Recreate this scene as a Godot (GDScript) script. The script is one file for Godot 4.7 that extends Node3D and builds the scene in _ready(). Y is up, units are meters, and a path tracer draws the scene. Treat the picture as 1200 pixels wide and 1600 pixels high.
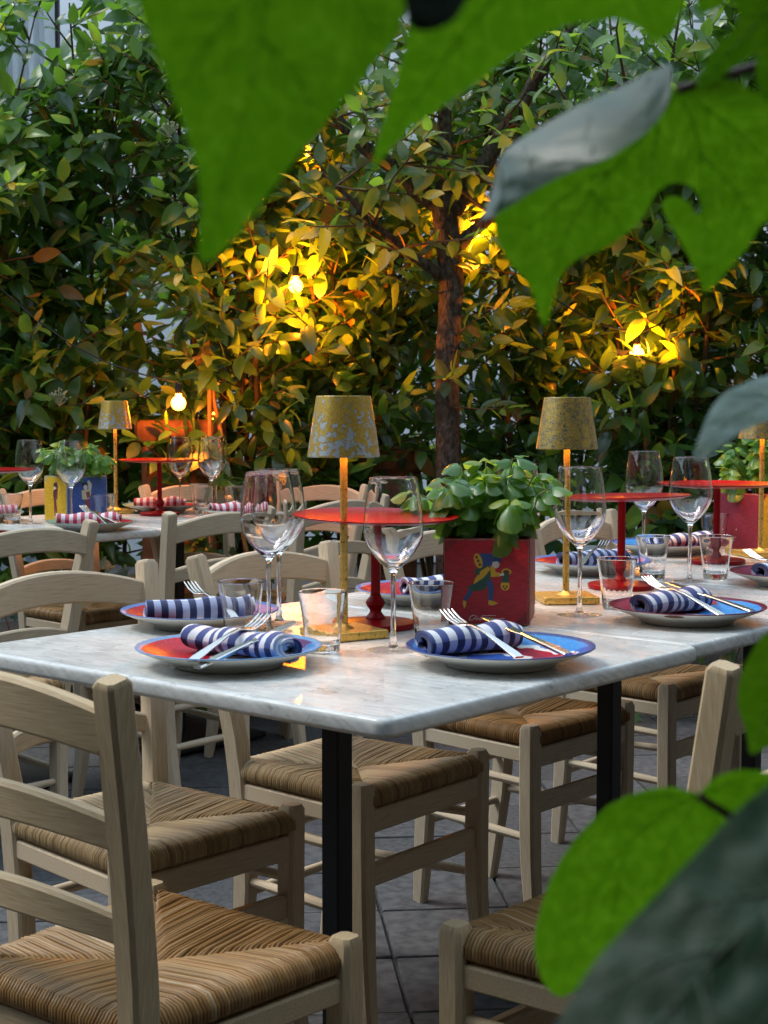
extends Node3D
# A courtyard restaurant: two rows of marble tables laid for lunch, rush-seated chairs, a lit hedge
# behind and the leaves of a climbing vine close to the viewer. Units are metres, y is up.

const TOP := 0.76                                   # height of the table tops
const AWAY := Vector3(-0.762, 0.0, -0.6475)         # across a table, away from the viewer
const ALONG := Vector3(0.649, 0.0, -0.761)          # along a row of tables
const CORNER := Vector3(0.0015, 0.0, -1.817)        # nearest corner of the first table

var M := {}
var taken := {}
var rng := RandomNumberGenerator.new()


# ------------------------------------------------------------------ geometry
class Geo:
	var v := PackedVector3Array()
	var uv := PackedVector2Array()
	var c := PackedColorArray()
	var i := PackedInt32Array()

	func point(p: Vector3, t := Vector2.ZERO, col := Color.WHITE) -> int:
		v.append(p); uv.append(t); c.append(col)
		return v.size() - 1

	func tri(a: int, b: int, d: int) -> void:
		i.append(a); i.append(b); i.append(d)

	# turns the faces added since "first" outward (clockwise from outside)
	func outward(first: int) -> void:
		var vol := 0.0
		for k in range(first, i.size(), 3):
			vol += v[i[k]].dot(v[i[k + 1]].cross(v[i[k + 2]]))
		if vol > 0.0:
			for k in range(first, i.size(), 3):
				var t := i[k + 1]
				i[k + 1] = i[k + 2]
				i[k + 2] = t

	# skin over closed rings of equal length
	func loft(rings: Array, caps := true, sharp := false, col := Color.WHITE) -> void:
		var first := i.size()
		var n: int = rings[0].size()
		var m := rings.size()
		if sharp:
			for s in n:
				var base := v.size()
				for r in m:
					point(rings[r][s], Vector2(0, float(r) / (m - 1)), col)
					point(rings[r][(s + 1) % n], Vector2(1, float(r) / (m - 1)), col)
				for r in m - 1:
					var a := base + r * 2
					tri(a, a + 1, a + 2); tri(a + 1, a + 3, a + 2)
		else:
			var base := v.size()
			for r in m:
				for s in n + 1:
					point(rings[r][s % n], Vector2(float(s) / n, float(r) / (m - 1)), col)
			for r in m - 1:
				for s in n:
					var a := base + r * (n + 1) + s
					var b := a + n + 1
					tri(a, a + 1, b); tri(a + 1, b + 1, b)
		if caps:
			for e in 2:
				var ring: PackedVector3Array = rings[0] if e == 0 else rings[m - 1]
				var mid := Vector3.ZERO
				for p in ring:
					mid += p / n
				var at := point(mid, Vector2(0.5, 0.5), col)
				for s in n:
					point(ring[s], Vector2(0.5, 0.5), col)
				for s in n:
					if e == 0:
						tri(at, at + 1 + (s + 1) % n, at + 1 + s)
					else:
						tri(at, at + 1 + s, at + 1 + (s + 1) % n)
			outward(first)

	func box(mid: Vector3, size: Vector3, bevel := 0.002) -> void:
		var h := size / 2.0
		var b: float = minf(bevel, minf(h.x, minf(h.y, h.z)) * 0.9)
		var rings := []
		for q in [[-h.y, b], [-h.y + b, 0.0], [h.y - b, 0.0], [h.y, b]]:
			var x: float = h.x - q[1]
			var z: float = h.z - q[1]
			var y: float = q[0]
			rings.append(PackedVector3Array([mid + Vector3(x - b, y, z), mid + Vector3(x, y, z - b), mid + Vector3(x, y, -z + b), mid + Vector3(x - b, y, -z), mid + Vector3(-x + b, y, -z), mid + Vector3(-x, y, -z + b), mid + Vector3(-x, y, z - b), mid + Vector3(-x + b, y, z)]))
		loft(rings, true, true)

	# bar of chamfered rectangular section along a path; w across "side", h along the other axis
	func bar(path: Array, w: Array, h: Array, side: Vector3, bevel := 0.004) -> void:
		var rings := []
		for k in path.size():
			var d: Vector3 = (path[mini(k + 1, path.size() - 1)] - path[maxi(k - 1, 0)]).normalized()
			var x := (side - d * side.dot(d)).normalized()
			var y := d.cross(x)
			var a: float = w[mini(k, w.size() - 1)] / 2.0
			var b: float = h[mini(k, h.size() - 1)] / 2.0
			var e := minf(bevel, minf(a, b) * 0.8)
			var p: Vector3 = path[k]
			rings.append(PackedVector3Array([p + x * (a - e) + y * b, p + x * a + y * (b - e), p + x * a - y * (b - e), p + x * (a - e) - y * b, p - x * (a - e) - y * b, p - x * a - y * (b - e), p - x * a + y * (b - e), p - x * (a - e) + y * b]))
		loft(rings, true, true)

	func tube(path: Array, radii: Array, sides := 8, col := Color.WHITE) -> void:
		var rings := []
		var x := Vector3.ZERO
		for k in path.size():
			var d: Vector3 = (path[mini(k + 1, path.size() - 1)] - path[maxi(k - 1, 0)]).normalized()
			if k == 0:
				x = d.cross(Vector3.UP if absf(d.y) < 0.9 else Vector3.RIGHT).normalized()
			x = (x - d * x.dot(d)).normalized()
			var y := d.cross(x)
			var r: float = radii[mini(k, radii.size() - 1)]
			var ring := PackedVector3Array()
			for s in sides:
				var t := TAU * s / sides
				ring.append(path[k] + (x * cos(t) + y * sin(t)) * r)
			rings.append(ring)
		loft(rings, true, false, col)

	# profile: pairs (radius, height)
	func lathe(profile: Array, segs := 32, caps := true, mid := Vector3.ZERO) -> void:
		var rings := []
		for q in profile:
			var ring := PackedVector3Array()
			for s in segs:
				var t := TAU * s / segs
				ring.append(mid + Vector3(cos(t) * maxf(q[0], 0.0004), q[1], sin(t) * maxf(q[0], 0.0004)))
			rings.append(ring)
		loft(rings, caps)

	func grid(rows: int, cols: int, f: Callable, col := Color.WHITE) -> void:
		var base := v.size()
		for r in rows + 1:
			for s in cols + 1:
				var a := float(s) / cols
				var b := float(r) / rows
				point(f.call(a, b), Vector2(a, b), col)
		for r in rows:
			for s in cols:
				var a := base + r * (cols + 1) + s
				var b := a + cols + 1
				tri(a, a + 1, b); tri(a + 1, b + 1, b)

	func flat_uv(half: float) -> void:
		for k in v.size():
			uv[k] = Vector2(v[k].x / (2.0 * half) + 0.5, v[k].z / (2.0 * half) + 0.5)

	func mesh(colored := false) -> ArrayMesh:
		var n := PackedVector3Array()
		n.resize(v.size())
		for k in range(0, i.size(), 3):
			var f := (v[i[k + 2]] - v[i[k]]).cross(v[i[k + 1]] - v[i[k]])
			n[i[k]] += f; n[i[k + 1]] += f; n[i[k + 2]] += f
		for k in n.size():
			n[k] = n[k].normalized() if n[k].length_squared() > 1e-24 else Vector3.UP
		# the seam of a lofted ring shares its normal
		var a := []
		a.resize(Mesh.ARRAY_MAX)
		a[Mesh.ARRAY_VERTEX] = v; a[Mesh.ARRAY_NORMAL] = n; a[Mesh.ARRAY_TEX_UV] = uv; a[Mesh.ARRAY_INDEX] = i
		if colored:
			a[Mesh.ARRAY_COLOR] = c
		var m := ArrayMesh.new()
		m.add_surface_from_arrays(Mesh.PRIMITIVE_TRIANGLES, a)
		return m


# ------------------------------------------------------------------ nodes
func numbered(called: String) -> String:
	taken[called] = taken.get(called, -1) + 1
	return called if taken[called] == 0 else "%s_%03d" % [called, taken[called]]

func tag(o: Node, label: String, category := "", group := "", kind := "") -> void:
	if label: o.set_meta("label", label)
	if category: o.set_meta("category", category)
	if group: o.set_meta("group", group)
	if kind: o.set_meta("kind", kind)

func thing(called: String, label: String, category: String, at := Vector3.ZERO, turn := 0.0, group := "") -> Node3D:
	var o := Node3D.new()
	o.name = numbered(called)
	add_child(o)
	o.position = at
	o.rotation.y = turn
	tag(o, label, category, group)
	return o

func part(called: String, shape, mat: Material, parent: Node, colored := false) -> MeshInstance3D:
	var o := MeshInstance3D.new()
	o.name = called if parent != self else numbered(called)
	o.mesh = shape.mesh(colored) if shape is Geo else shape
	o.material_override = mat
	parent.add_child(o, true)
	return o

func struct(called: String, shape, mat: Material, parent: Node = self) -> MeshInstance3D:
	var o := part(called, shape, mat, parent)
	o.set_meta("kind", "structure")
	return o

func copy(o: Node3D, at: Vector3, turn: float, label: String, called := "") -> Node3D:
	var r: Node3D = o.duplicate()
	r.name = numbered(called if called else String(o.name).rstrip("0123456789").trim_suffix("_"))
	add_child(r)
	r.position = at
	r.rotation.y = turn
	r.set_meta("label", label)
	return r

func uvp(u: float, w: float, y := 0.0) -> Vector3:   # place on the table grid
	return CORNER + AWAY * u + ALONG * w + Vector3(0, y, 0)


# ------------------------------------------------------------------ materials
func lin(r: float, g: float, b: float) -> Color:     # real-world base colour
	return Color(r, g, b).linear_to_srgb()

func mat(called: String, col: Color, rough := 0.6, metal := 0.0) -> StandardMaterial3D:
	var m := StandardMaterial3D.new()
	m.resource_name = called
	m.albedo_color = col
	m.roughness = rough
	m.metallic = metal
	M[called] = m
	return m

func noise_tex(freq: float, cols: Array, at: Array, oct := 4, sd := 1, size := 512, kind := FastNoiseLite.TYPE_SIMPLEX_SMOOTH) -> NoiseTexture2D:
	var n := FastNoiseLite.new()
	n.noise_type = kind
	n.seed = sd
	n.frequency = freq
	n.fractal_octaves = oct
	var t := NoiseTexture2D.new()
	t.width = size; t.height = size
	t.seamless = true
	t.noise = n
	if cols.size():
		var g := Gradient.new()
		g.offsets = PackedFloat32Array(at)
		g.colors = PackedColorArray(cols)
		t.color_ramp = g
	return t

func cell_tex(freq: float, cols: Array, at: Array, sd: int) -> NoiseTexture2D:   # a net of small veins
	var t := noise_tex(freq, cols, at, 2, sd, 512, FastNoiseLite.TYPE_CELLULAR)
	var n: FastNoiseLite = t.noise
	n.cellular_return_type = FastNoiseLite.RETURN_DISTANCE2_SUB
	n.domain_warp_enabled = true
	n.domain_warp_amplitude = 12.0
	n.domain_warp_frequency = 0.03
	return t

func bump_tex(freq: float, oct := 3, sd := 5, size := 512) -> NoiseTexture2D:
	return noise_tex(freq, [], [], oct, sd, size)

func relief(m: StandardMaterial3D, t: Texture2D, cm: float) -> void:
	m.heightmap_enabled = true
	m.heightmap_texture = t
	m.heightmap_scale = cm

func tri(m: StandardMaterial3D, sc: Vector3, world := false) -> void:
	m.uv1_triplanar = true
	m.uv1_world_triplanar = world
	m.uv1_scale = sc
	m.uv1_triplanar_sharpness = 4.0

func make_materials() -> void:
	var m: StandardMaterial3D
	# limed beech: grain runs up the posts and along the rails; two tones of chair
	var fine := bump_tex(0.05, 4, 8)
	for k in 3:
		var tone: Array = [[lin(.37, .265, .145), lin(.48, .36, .21), lin(.57, .45, .285)], [lin(.48, .365, .235), lin(.60, .475, .32), lin(.68, .57, .41)], [lin(.41, .33, .225), lin(.52, .43, .305), lin(.60, .52, .39)]][k]
		var grain := noise_tex(0.045, [tone[0], tone[1], tone[1], tone[2]], [0.12, 0.42, 0.6, 0.88], 6, 21 + k)
		for q in [["post", Vector3(12, 0.7, 12)], ["rail", Vector3(0.7, 12, 12)]]:
			m = mat("limed_beech_%s_%d" % [q[0], k], Color.WHITE, 0.62)
			m.albedo_texture = grain
			tri(m, q[1])
			relief(m, grain, 0.012)
			m.metallic_specular = 0.35
	m = mat("rush", Color.WHITE, 0.42)
	m.vertex_color_use_as_albedo = true
	m.metallic_specular = 0.4
	m = mat("marble", Color.WHITE, 0.22)
	m.albedo_texture = marble_image()
	tri(m, Vector3(0.9, 0.9, 0.9), true)
	m.roughness_texture = noise_tex(0.02, [Color(.75, .75, .75), Color.WHITE], [0.2, 0.8], 4, 61)
	m.roughness = 0.30
	m = mat("black_steel", lin(.008, .008, .009), 0.6)
	relief(m, fine, 0.01); tri(m, Vector3(6, 6, 6))
	# gold leaf, worn, on lamps
	m = mat("gold_leaf", Color.WHITE, 0.42, 0.85)
	m.albedo_texture = noise_tex(0.03, [lin(.10, .055, .012), lin(.68, .44, .10), lin(.84, .58, .17)], [0.12, 0.24, 0.75], 5, 33)
	tri(m, Vector3(7, 7, 7)); relief(m, bump_tex(0.06, 4, 12), 0.02)
	m = mat("gold_leaf_flaked", Color.WHITE, 0.32, 0.45)
	m.albedo_texture = flaked_image(true)
	m = mat("gold_leaf_dull", Color.WHITE, 0.32, 0.45)
	m.albedo_texture = flaked_image(false)
	m = mat("shade_lining", lin(.75, .62, .38), 0.6)
	m = mat("lamp_glow", Color.WHITE)
	m.emission_enabled = true; m.emission = Color(1.0, 0.66, 0.26); m.emission_energy_multiplier = 4.5
	m = mat("bulb_glow", Color.WHITE)
	m.emission_enabled = true; m.emission = Color(1.0, 0.58, 0.14); m.emission_energy_multiplier = 22.0
	m = mat("red_enamel", lin(.25, .001, .004), 0.30)
	m.metallic_specular = 0.3
	relief(m, fine, 0.012); tri(m, Vector3(4, 4, 4))
	m = mat("glass", Color(1, 1, 1, 0.0), 0.0)
	m.transparency = BaseMaterial3D.TRANSPARENCY_ALPHA
	m.refraction_enabled = true; m.refraction_scale = 0.05
	m = mat("clear_sheet", Color(1, 1, 1, 0.03), 0.02)
	m.transparency = BaseMaterial3D.TRANSPARENCY_ALPHA
	m = mat("white_glaze", lin(.70, .68, .62), 0.22)
	relief(m, fine, 0.01); tri(m, Vector3(5, 5, 5))
	for k in 5:
		m = mat("painted_glaze_%d" % k, Color.WHITE, 0.30)
		m.albedo_texture = plate_image(k)
		m.metallic_specular = 0.22
	for k in 2:
		m = mat(["navy_gingham", "red_gingham"][k], Color.WHITE, 0.9)
		m.albedo_texture = gingham_image(k)
		m.rim_enabled = true; m.rim = 0.3; m.rim_tint = 0.5
		relief(m, bump_tex(0.12, 2, 77, 256), 0.02)
	m = mat("steel", lin(.62, .60, .57), 0.2, 1.0)
	# painted planter boxes
	m = mat("red_paint", Color.WHITE, 0.45); m.albedo_texture = box_image(0)
	m = mat("yellow_paint", Color.WHITE, 0.5); m.albedo_texture = box_image(1)
	m = mat("blue_paint", Color.WHITE, 0.5); m.albedo_texture = box_image(2)
	m = mat("red_signed_paint", Color.WHITE, 0.45); m.albedo_texture = box_image(3)
	mat("red_plain_paint", lin(.20, .012, .018), 0.45)
	mat("cream_edge", lin(.50, .44, .30), 0.7)
	m = mat("soil", Color.WHITE, 0.95)
	m.albedo_texture = noise_tex(0.06, [lin(.012, .009, .006), lin(.04, .028, .018), lin(.07, .05, .035)], [0.2, 0.5, 0.8], 5, 3)
	tri(m, Vector3(2.5, 2.5, 2.5), true); relief(m, bump_tex(0.08, 4, 9), 1.5)
	# paving stones
	for k in 4:
		var g: float = [.070, .080, .062, .088][k]
		m = mat("paver_%d" % k, Color.WHITE, 0.78)
		m.albedo_texture = noise_tex(0.02 + 0.01 * k, [lin(g * .62, g * .64, g * .67), lin(g, g * 1.02, g * 1.05), lin(g * 1.36, g * 1.38, g * 1.40)], [0.18, 0.5, 0.85], 6, 40 + k)
		tri(m, Vector3(2.2, 2.2, 2.2), true)
		relief(m, noise_tex(0.25, [], [], 3, 90 + k), 0.10)
	m = mat("joint_sand", Color.WHITE, 0.95)
	m.albedo_texture = noise_tex(0.1, [lin(.03, .03, .03), lin(.085, .082, .075)], [0.25, 0.75], 5, 71)
	tri(m, Vector3(3, 3, 3), true)
	m = mat("terracotta", Color.WHITE, 0.8)
	m.albedo_texture = noise_tex(0.015, [lin(.15, .055, .024), lin(.26, .095, .042), lin(.32, .15, .085)], [0.2, 0.55, 0.85], 5, 51)
	tri(m, Vector3(1.5, 1.5, 1.5)); relief(m, fine, 0.05)
	m = mat("plaster", Color.WHITE, 0.85)
	m.albedo_texture = noise_tex(0.008, [lin(.50, .52, .52), lin(.72, .74, .75), lin(.80, .81, .82)], [0.2, 0.5, 0.8], 6, 52)
	tri(m, Vector3(0.35, 0.35, 0.35), true); relief(m, fine, 0.2)
	m = mat("painted_sheet", Color.WHITE, 0.5)
	m.albedo_texture = noise_tex(0.01, [lin(.42, .47, .50), lin(.56, .62, .66)], [0.25, 0.75], 5, 53)
	tri(m, Vector3(0.6, 0.6, 0.6), true)
	m = mat("ochre_render", Color.WHITE, 0.9)
	m.albedo_texture = noise_tex(0.01, [lin(.16, .10, .05), lin(.26, .17, .09)], [0.25, 0.75], 5, 54)
	tri(m, Vector3(0.4, 0.4, 0.4), true)
	m = mat("grey_render", Color.WHITE, 0.9)
	m.albedo_texture = noise_tex(0.01, [lin(.17, .15, .13), lin(.25, .23, .20)], [0.25, 0.75], 5, 64)
	tri(m, Vector3(0.4, 0.4, 0.4), true)
	m = mat("window_glass", lin(.02, .022, .025), 0.08)
	mat("awning_canvas", lin(.16, .15, .12), 0.9)
	mat("green_shutter", lin(.03, .07, .05), 0.6)
	# bark and stems
	m = mat("bark", Color.WHITE, 0.9)
	m.albedo_texture = noise_tex(0.03, [lin(.030, .022, .016), lin(.074, .056, .041), lin(.125, .10, .077)], [0.2, 0.5, 0.85], 6, 55)
	tri(m, Vector3(3, 1.2, 3)); relief(m, noise_tex(0.06, [], [], 5, 56), 0.7)
	m = mat("twig", lin(.10, .062, .032), 0.8)
	m = mat("young_stem", lin(.14, .17, .05), 0.6)
	m = mat("vine_stem", lin(.10, .055, .045), 0.5)
	m = mat("cane", Color.WHITE, 0.7)
	m.albedo_texture = noise_tex(0.04, [lin(.34, .13, .04), lin(.48, .22, .08)], [0.3, 0.7], 3, 57)
	tri(m, Vector3(4, 0.6, 4))
	# leaves: reflected colour, and the colour of the light that passes through
	for q in [["leaf_dark", .026, .070, .017, .20, .42, .035, .30], ["leaf_mid", .056, .135, .030, .28, .50, .04, .32], ["leaf_fresh", .095, .20, .034, .42, .66, .05, .34], ["leaf_new", .19, .23, .028, .66, .70, .07, .42], ["leaf_old", .20, .10, .018, .62, .34, .05, .5], ["leaf_bluish", .032, .070, .040, .20, .36, .06, .26],
			["basil_a", .038, .108, .022, .28, .52, .05, .34], ["basil_b", .058, .142, .028, .36, .60, .06, .36], ["basil_c", .17, .24, .03, .60, .70, .06, .42], ["ivy_leaf", .022, .050, .020, .14, .28, .04, .4],
			]:
		m = mat(q[0], lin(q[1], q[2], q[3]), q[7])
		m.backlight_enabled = true
		m.backlight = lin(q[4], q[5], q[6])
		m.metallic_specular = 0.5
	m = mat("vine_blade", Color.WHITE, 0.45)
	m.albedo_texture = cell_tex(0.026, [lin(.185, .42, .016), lin(.132, .335, .008), lin(.106, .295, .005), lin(.130, .33, .006)], [0.0, 0.10, 0.4, 1.0], 58)
	tri(m, Vector3(9, 9, 9))
	m.metallic_specular = 0.3
	m.backlight_enabled = true; m.backlight = lin(.95, 1.0, .80)
	m = mat("vine_vein", lin(.14, .32, .03), 0.5)
	m.backlight_enabled = true; m.backlight = lin(.55, 1.0, .10)
	m = mat("vine_upper", Color.WHITE, 0.42)
	m.albedo_texture = noise_tex(0.012, [lin(.030, .085, .036), lin(.038, .10, .044), lin(.048, .12, .054)], [0.2, 0.5, 0.8], 3, 59)
	tri(m, Vector3(9, 9, 9))
	m.metallic_specular = 0.55
	m = mat("vine_upper_vein", lin(.20, .29, .19), 0.42)
	mat("bare_clay", lin(.12, .055, .03), 0.9)
	mat("blossom", lin(.42, .46, .30), 0.8)
	mat("cable", lin(.012, .012, .012), 0.5)
	mat("brass", lin(.55, .38, .14), 0.35, 1.0)


# ------------------------------------------------------------------ computed pictures: stone, paint, cloth
func marble_image() -> ImageTexture:
	var a := FastNoiseLite.new(); a.seed = 4; a.frequency = 0.006; a.fractal_octaves = 5
	var b := FastNoiseLite.new(); b.seed = 9; b.frequency = 0.010; b.fractal_octaves = 4
	var f := FastNoiseLite.new(); f.seed = 15; f.frequency = 0.05; f.fractal_octaves = 4
	var n := 768
	var im := Image.create(n, n, false, Image.FORMAT_RGB8)
	for y in n:
		for x in n:
			var wx := b.get_noise_2d(x * 1.0, y * 1.0) * 60.0
			var wy := b.get_noise_2d(x + 900.0, y * 1.0) * 60.0
			# soft streaks drawn out along one direction, with a few finer veins
			var s := (x * 0.8 + y * 0.6)
			var t := (-x * 0.6 + y * 0.8)
			var cloud := a.get_noise_2d(s * 0.6 + wx, t * 2.4 + wy)
			var vein := 1.0 - minf(1.0, absf(a.get_noise_2d(s * 0.5 + wx * 1.6 + 300.0, t * 1.7 + wy * 1.6)) * 16.0)
			var g := 0.57 + cloud * 0.15 + f.get_noise_2d(s * 0.40, t * 3.0) * 0.16 - pow(vein, 3.0) * 0.24
			g = clampf(g, 0.12, 0.74)
			im.set_pixel(x, y, lin(g * 0.985, g, g * 0.955))
	return ImageTexture.create_from_image(im)

func flaked_image(silver: bool) -> ImageTexture:
	var a := FastNoiseLite.new(); a.seed = 31; a.frequency = 0.013; a.fractal_octaves = 6; a.fractal_gain = 0.62
	var b := FastNoiseLite.new(); b.seed = 36; b.frequency = 0.03; b.fractal_octaves = 5
	var f := FastNoiseLite.new(); f.seed = 38; f.frequency = 0.12; f.fractal_octaves = 3
	var n := 512
	var im := Image.create(n, n, false, Image.FORMAT_RGB8)
	for y in n:
		for x in n:
			var t := TAU * x / n                                   # joins round the shade
			var p := Vector3(cos(t) * 260.0, y, sin(t) * 260.0)
			var k := b.get_noise_3dv(p) * 0.5 + 0.5
			var col := Color(.46, .28, .04).lerp(Color(.72, .48, .09), k)
			var speck := f.get_noise_3dv(p)
			var worn := a.get_noise_3dv(p)
			if silver:
				var low := clampf((y / float(n) - 0.22) * 0.5, 0.0, 0.24)
				if worn + low > 0.27:
					col = Color(.52, .56, .58).lerp(Color(.36, .38, .37), clampf(speck + 0.3, 0, 1))
				elif worn + low > 0.24:
					col = Color(.10, .075, .04)
				elif speck > 0.42:
					col = Color(.16, .11, .04)
			else:
				col = Color(.44, .285, .06).lerp(Color(.66, .45, .12), k)
				if speck + worn * 0.7 > 0.20:
					col = Color(.09, .075, .035)
				elif speck - worn < -0.42:
					col = Color(.50, .46, .33)
			im.set_pixel(x, y, col.linear_to_srgb())
	return ImageTexture.create_from_image(im)

func plate_image(k: int) -> ImageTexture:
	var a := FastNoiseLite.new(); a.seed = 60 + k; a.frequency = 0.012; a.fractal_octaves = 3
	var f := FastNoiseLite.new(); f.seed = 70 + k; f.frequency = 0.05; f.fractal_octaves = 4
	var n := 384
	var im := Image.create(n, n, false, Image.FORMAT_RGB8)
	var white := Color(.70, .68, .64)
	for y in n:
		for x in n:
			var px := x / (n / 2.0) - 1.0                          # -1 left .. 1 right
			var py := y / (n / 2.0) - 1.0                          # -1 far .. 1 near
			var w := a.get_noise_2d(x * 1.0, y * 1.0) * 0.22
			var s := f.get_noise_2d(x * 2.2, y * 0.7) * 0.5 + 0.5
			var r := sqrt(px * px + py * py) + w * 0.05
			var red := Color(.28, .003, .014).lerp(Color(.42, .008, .026), s)
			var blue := Color(.02, .06, .32).lerp(Color(.05, .14, .46), s)
			var sky := Color(.03, .17, .48).lerp(Color(.07, .29, .62), s)
			var rim := sky
			var col := white
			if k == 0:                                             # red on the left, sky blue in front
				if px - py * 0.25 + w < -0.18: col = red
				elif px * 0.4 + py + w > 0.10: col = sky
				elif px + w > 0.45: col = Color(.10, .03, .12)
				rim = Color(.10, .22, .42).lerp(Color(.16, .32, .52), s)
			elif k == 1:                                           # cobalt swirl and a red sweep
				rim = Color(.03, .05, .16).lerp(Color(.06, .10, .26), s)
				var ring := sqrt(pow(px + 0.1, 2) + pow(py - 0.1, 2)) + w * 0.6
				if ring < 0.30: col = blue
				elif px > -0.1 and ring > 0.42 and ring < 0.78 + 0.1 * py: col = red
				elif ring > 0.84 or (px < -0.2 and ring > 0.40): col = sky if py < 0.0 else blue
			elif k == 2:                                           # maroon and sky with a white stroke
				rim = Color(.11, .008, .03)
				if px + py * 0.7 + w < -0.02: col = Color(.20, .01, .04).lerp(Color(.30, .03, .07), s)
				elif px - py * 0.5 + w > 0.22: col = sky
				elif px > 0.0 and py > 0.45 + w: col = Color(.22, .01, .04)
			elif k == 3:                                           # crimson and violet blue
				rim = Color(.10, .18, .40)
				if px + w < -0.12: col = red
				elif py + w < -0.2: col = Color(.42, .20, .36)
				elif px + w > 0.3: col = blue
			else:                                                  # white with a green edge and a red patch
				rim = Color(.16, .30, .26)
				if px + w > 0.25 and py < 0.5: col = red
				elif px + w < -0.5: col = Color(.30, .36, .20)
			if r > 0.93: col = rim
			elif f.get_noise_2d(x * 3.0, y * 3.0) > 0.52: col = col.lerp(white, 0.35)
			im.set_pixel(x, y, col.linear_to_srgb())
	return ImageTexture.create_from_image(im)

func gingham_image(k: int) -> ImageTexture:
	var n := 128
	var im := Image.create(n, n, false, Image.FORMAT_RGB8)
	var deep: Color = [Color(.010, .020, .080), Color(.30, .012, .04)][k]
	var mid: Color = [Color(.050, .075, .23), Color(.45, .07, .12)][k]
	var pale: Color = [Color(.33, .38, .56), Color(.58, .30, .38)][k]
	var white: Color = [Color(.70, .71, .74), Color(.70, .62, .64)][k]
	for y in n:
		for x in n:
			var a := (x % 64) < 32
			var b := (y % 64) < 32
			var col: Color = (deep if b else mid) if a else (pale if b else white)
			var thread := 0.92 + 0.08 * float((x + y) % 2) + 0.05 * sin(x * 2.1) * sin(y * 1.7)
			im.set_pixel(x, y, Color(col.r * thread, col.g * thread, col.b * thread).linear_to_srgb())
	return ImageTexture.create_from_image(im)

func fill_shape(im: Image, pts: Array, col: Color) -> void:
	var poly := PackedVector2Array()
	for k in range(0, pts.size(), 2):
		poly.append(Vector2(pts[k], pts[k + 1]))
	var lo := poly[0]
	var hi := poly[0]
	for p in poly:
		lo = lo.min(p); hi = hi.max(p)
	for y in range(maxi(0, int(lo.y)), mini(im.get_height(), int(hi.y) + 2)):
		for x in range(maxi(0, int(lo.x)), mini(im.get_width(), int(hi.x) + 2)):
			if Geometry2D.is_point_in_polygon(Vector2(x, y), poly):
				var g := 0.88 + 0.12 * sin(x * 0.9 + y * 0.31) * sin(y * 0.5)
				im.set_pixel(x, y, Color(col.r * g, col.g * g, col.b * g).linear_to_srgb())

func stroke(im: Image, pts: Array, wide: float, col: Color) -> void:
	for k in range(0, pts.size() - 2, 2):
		var a := Vector2(pts[k], pts[k + 1])
		var b := Vector2(pts[k + 2], pts[k + 3])
		var d := (b - a).normalized().orthogonal() * wide / 2.0
		fill_shape(im, [a.x + d.x, a.y + d.y, b.x + d.x, b.y + d.y, b.x - d.x, b.y - d.y, a.x - d.x, a.y - d.y], col)

func oval(im: Image, x: float, y: float, rx: float, ry: float, turn: float, col: Color) -> void:
	var pts := []
	for k in 20:
		var p := Vector2(cos(TAU * k / 20) * rx, sin(TAU * k / 20) * ry).rotated(turn)
		pts.append_array([x + p.x, y + p.y])
	fill_shape(im, pts, col)

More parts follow.
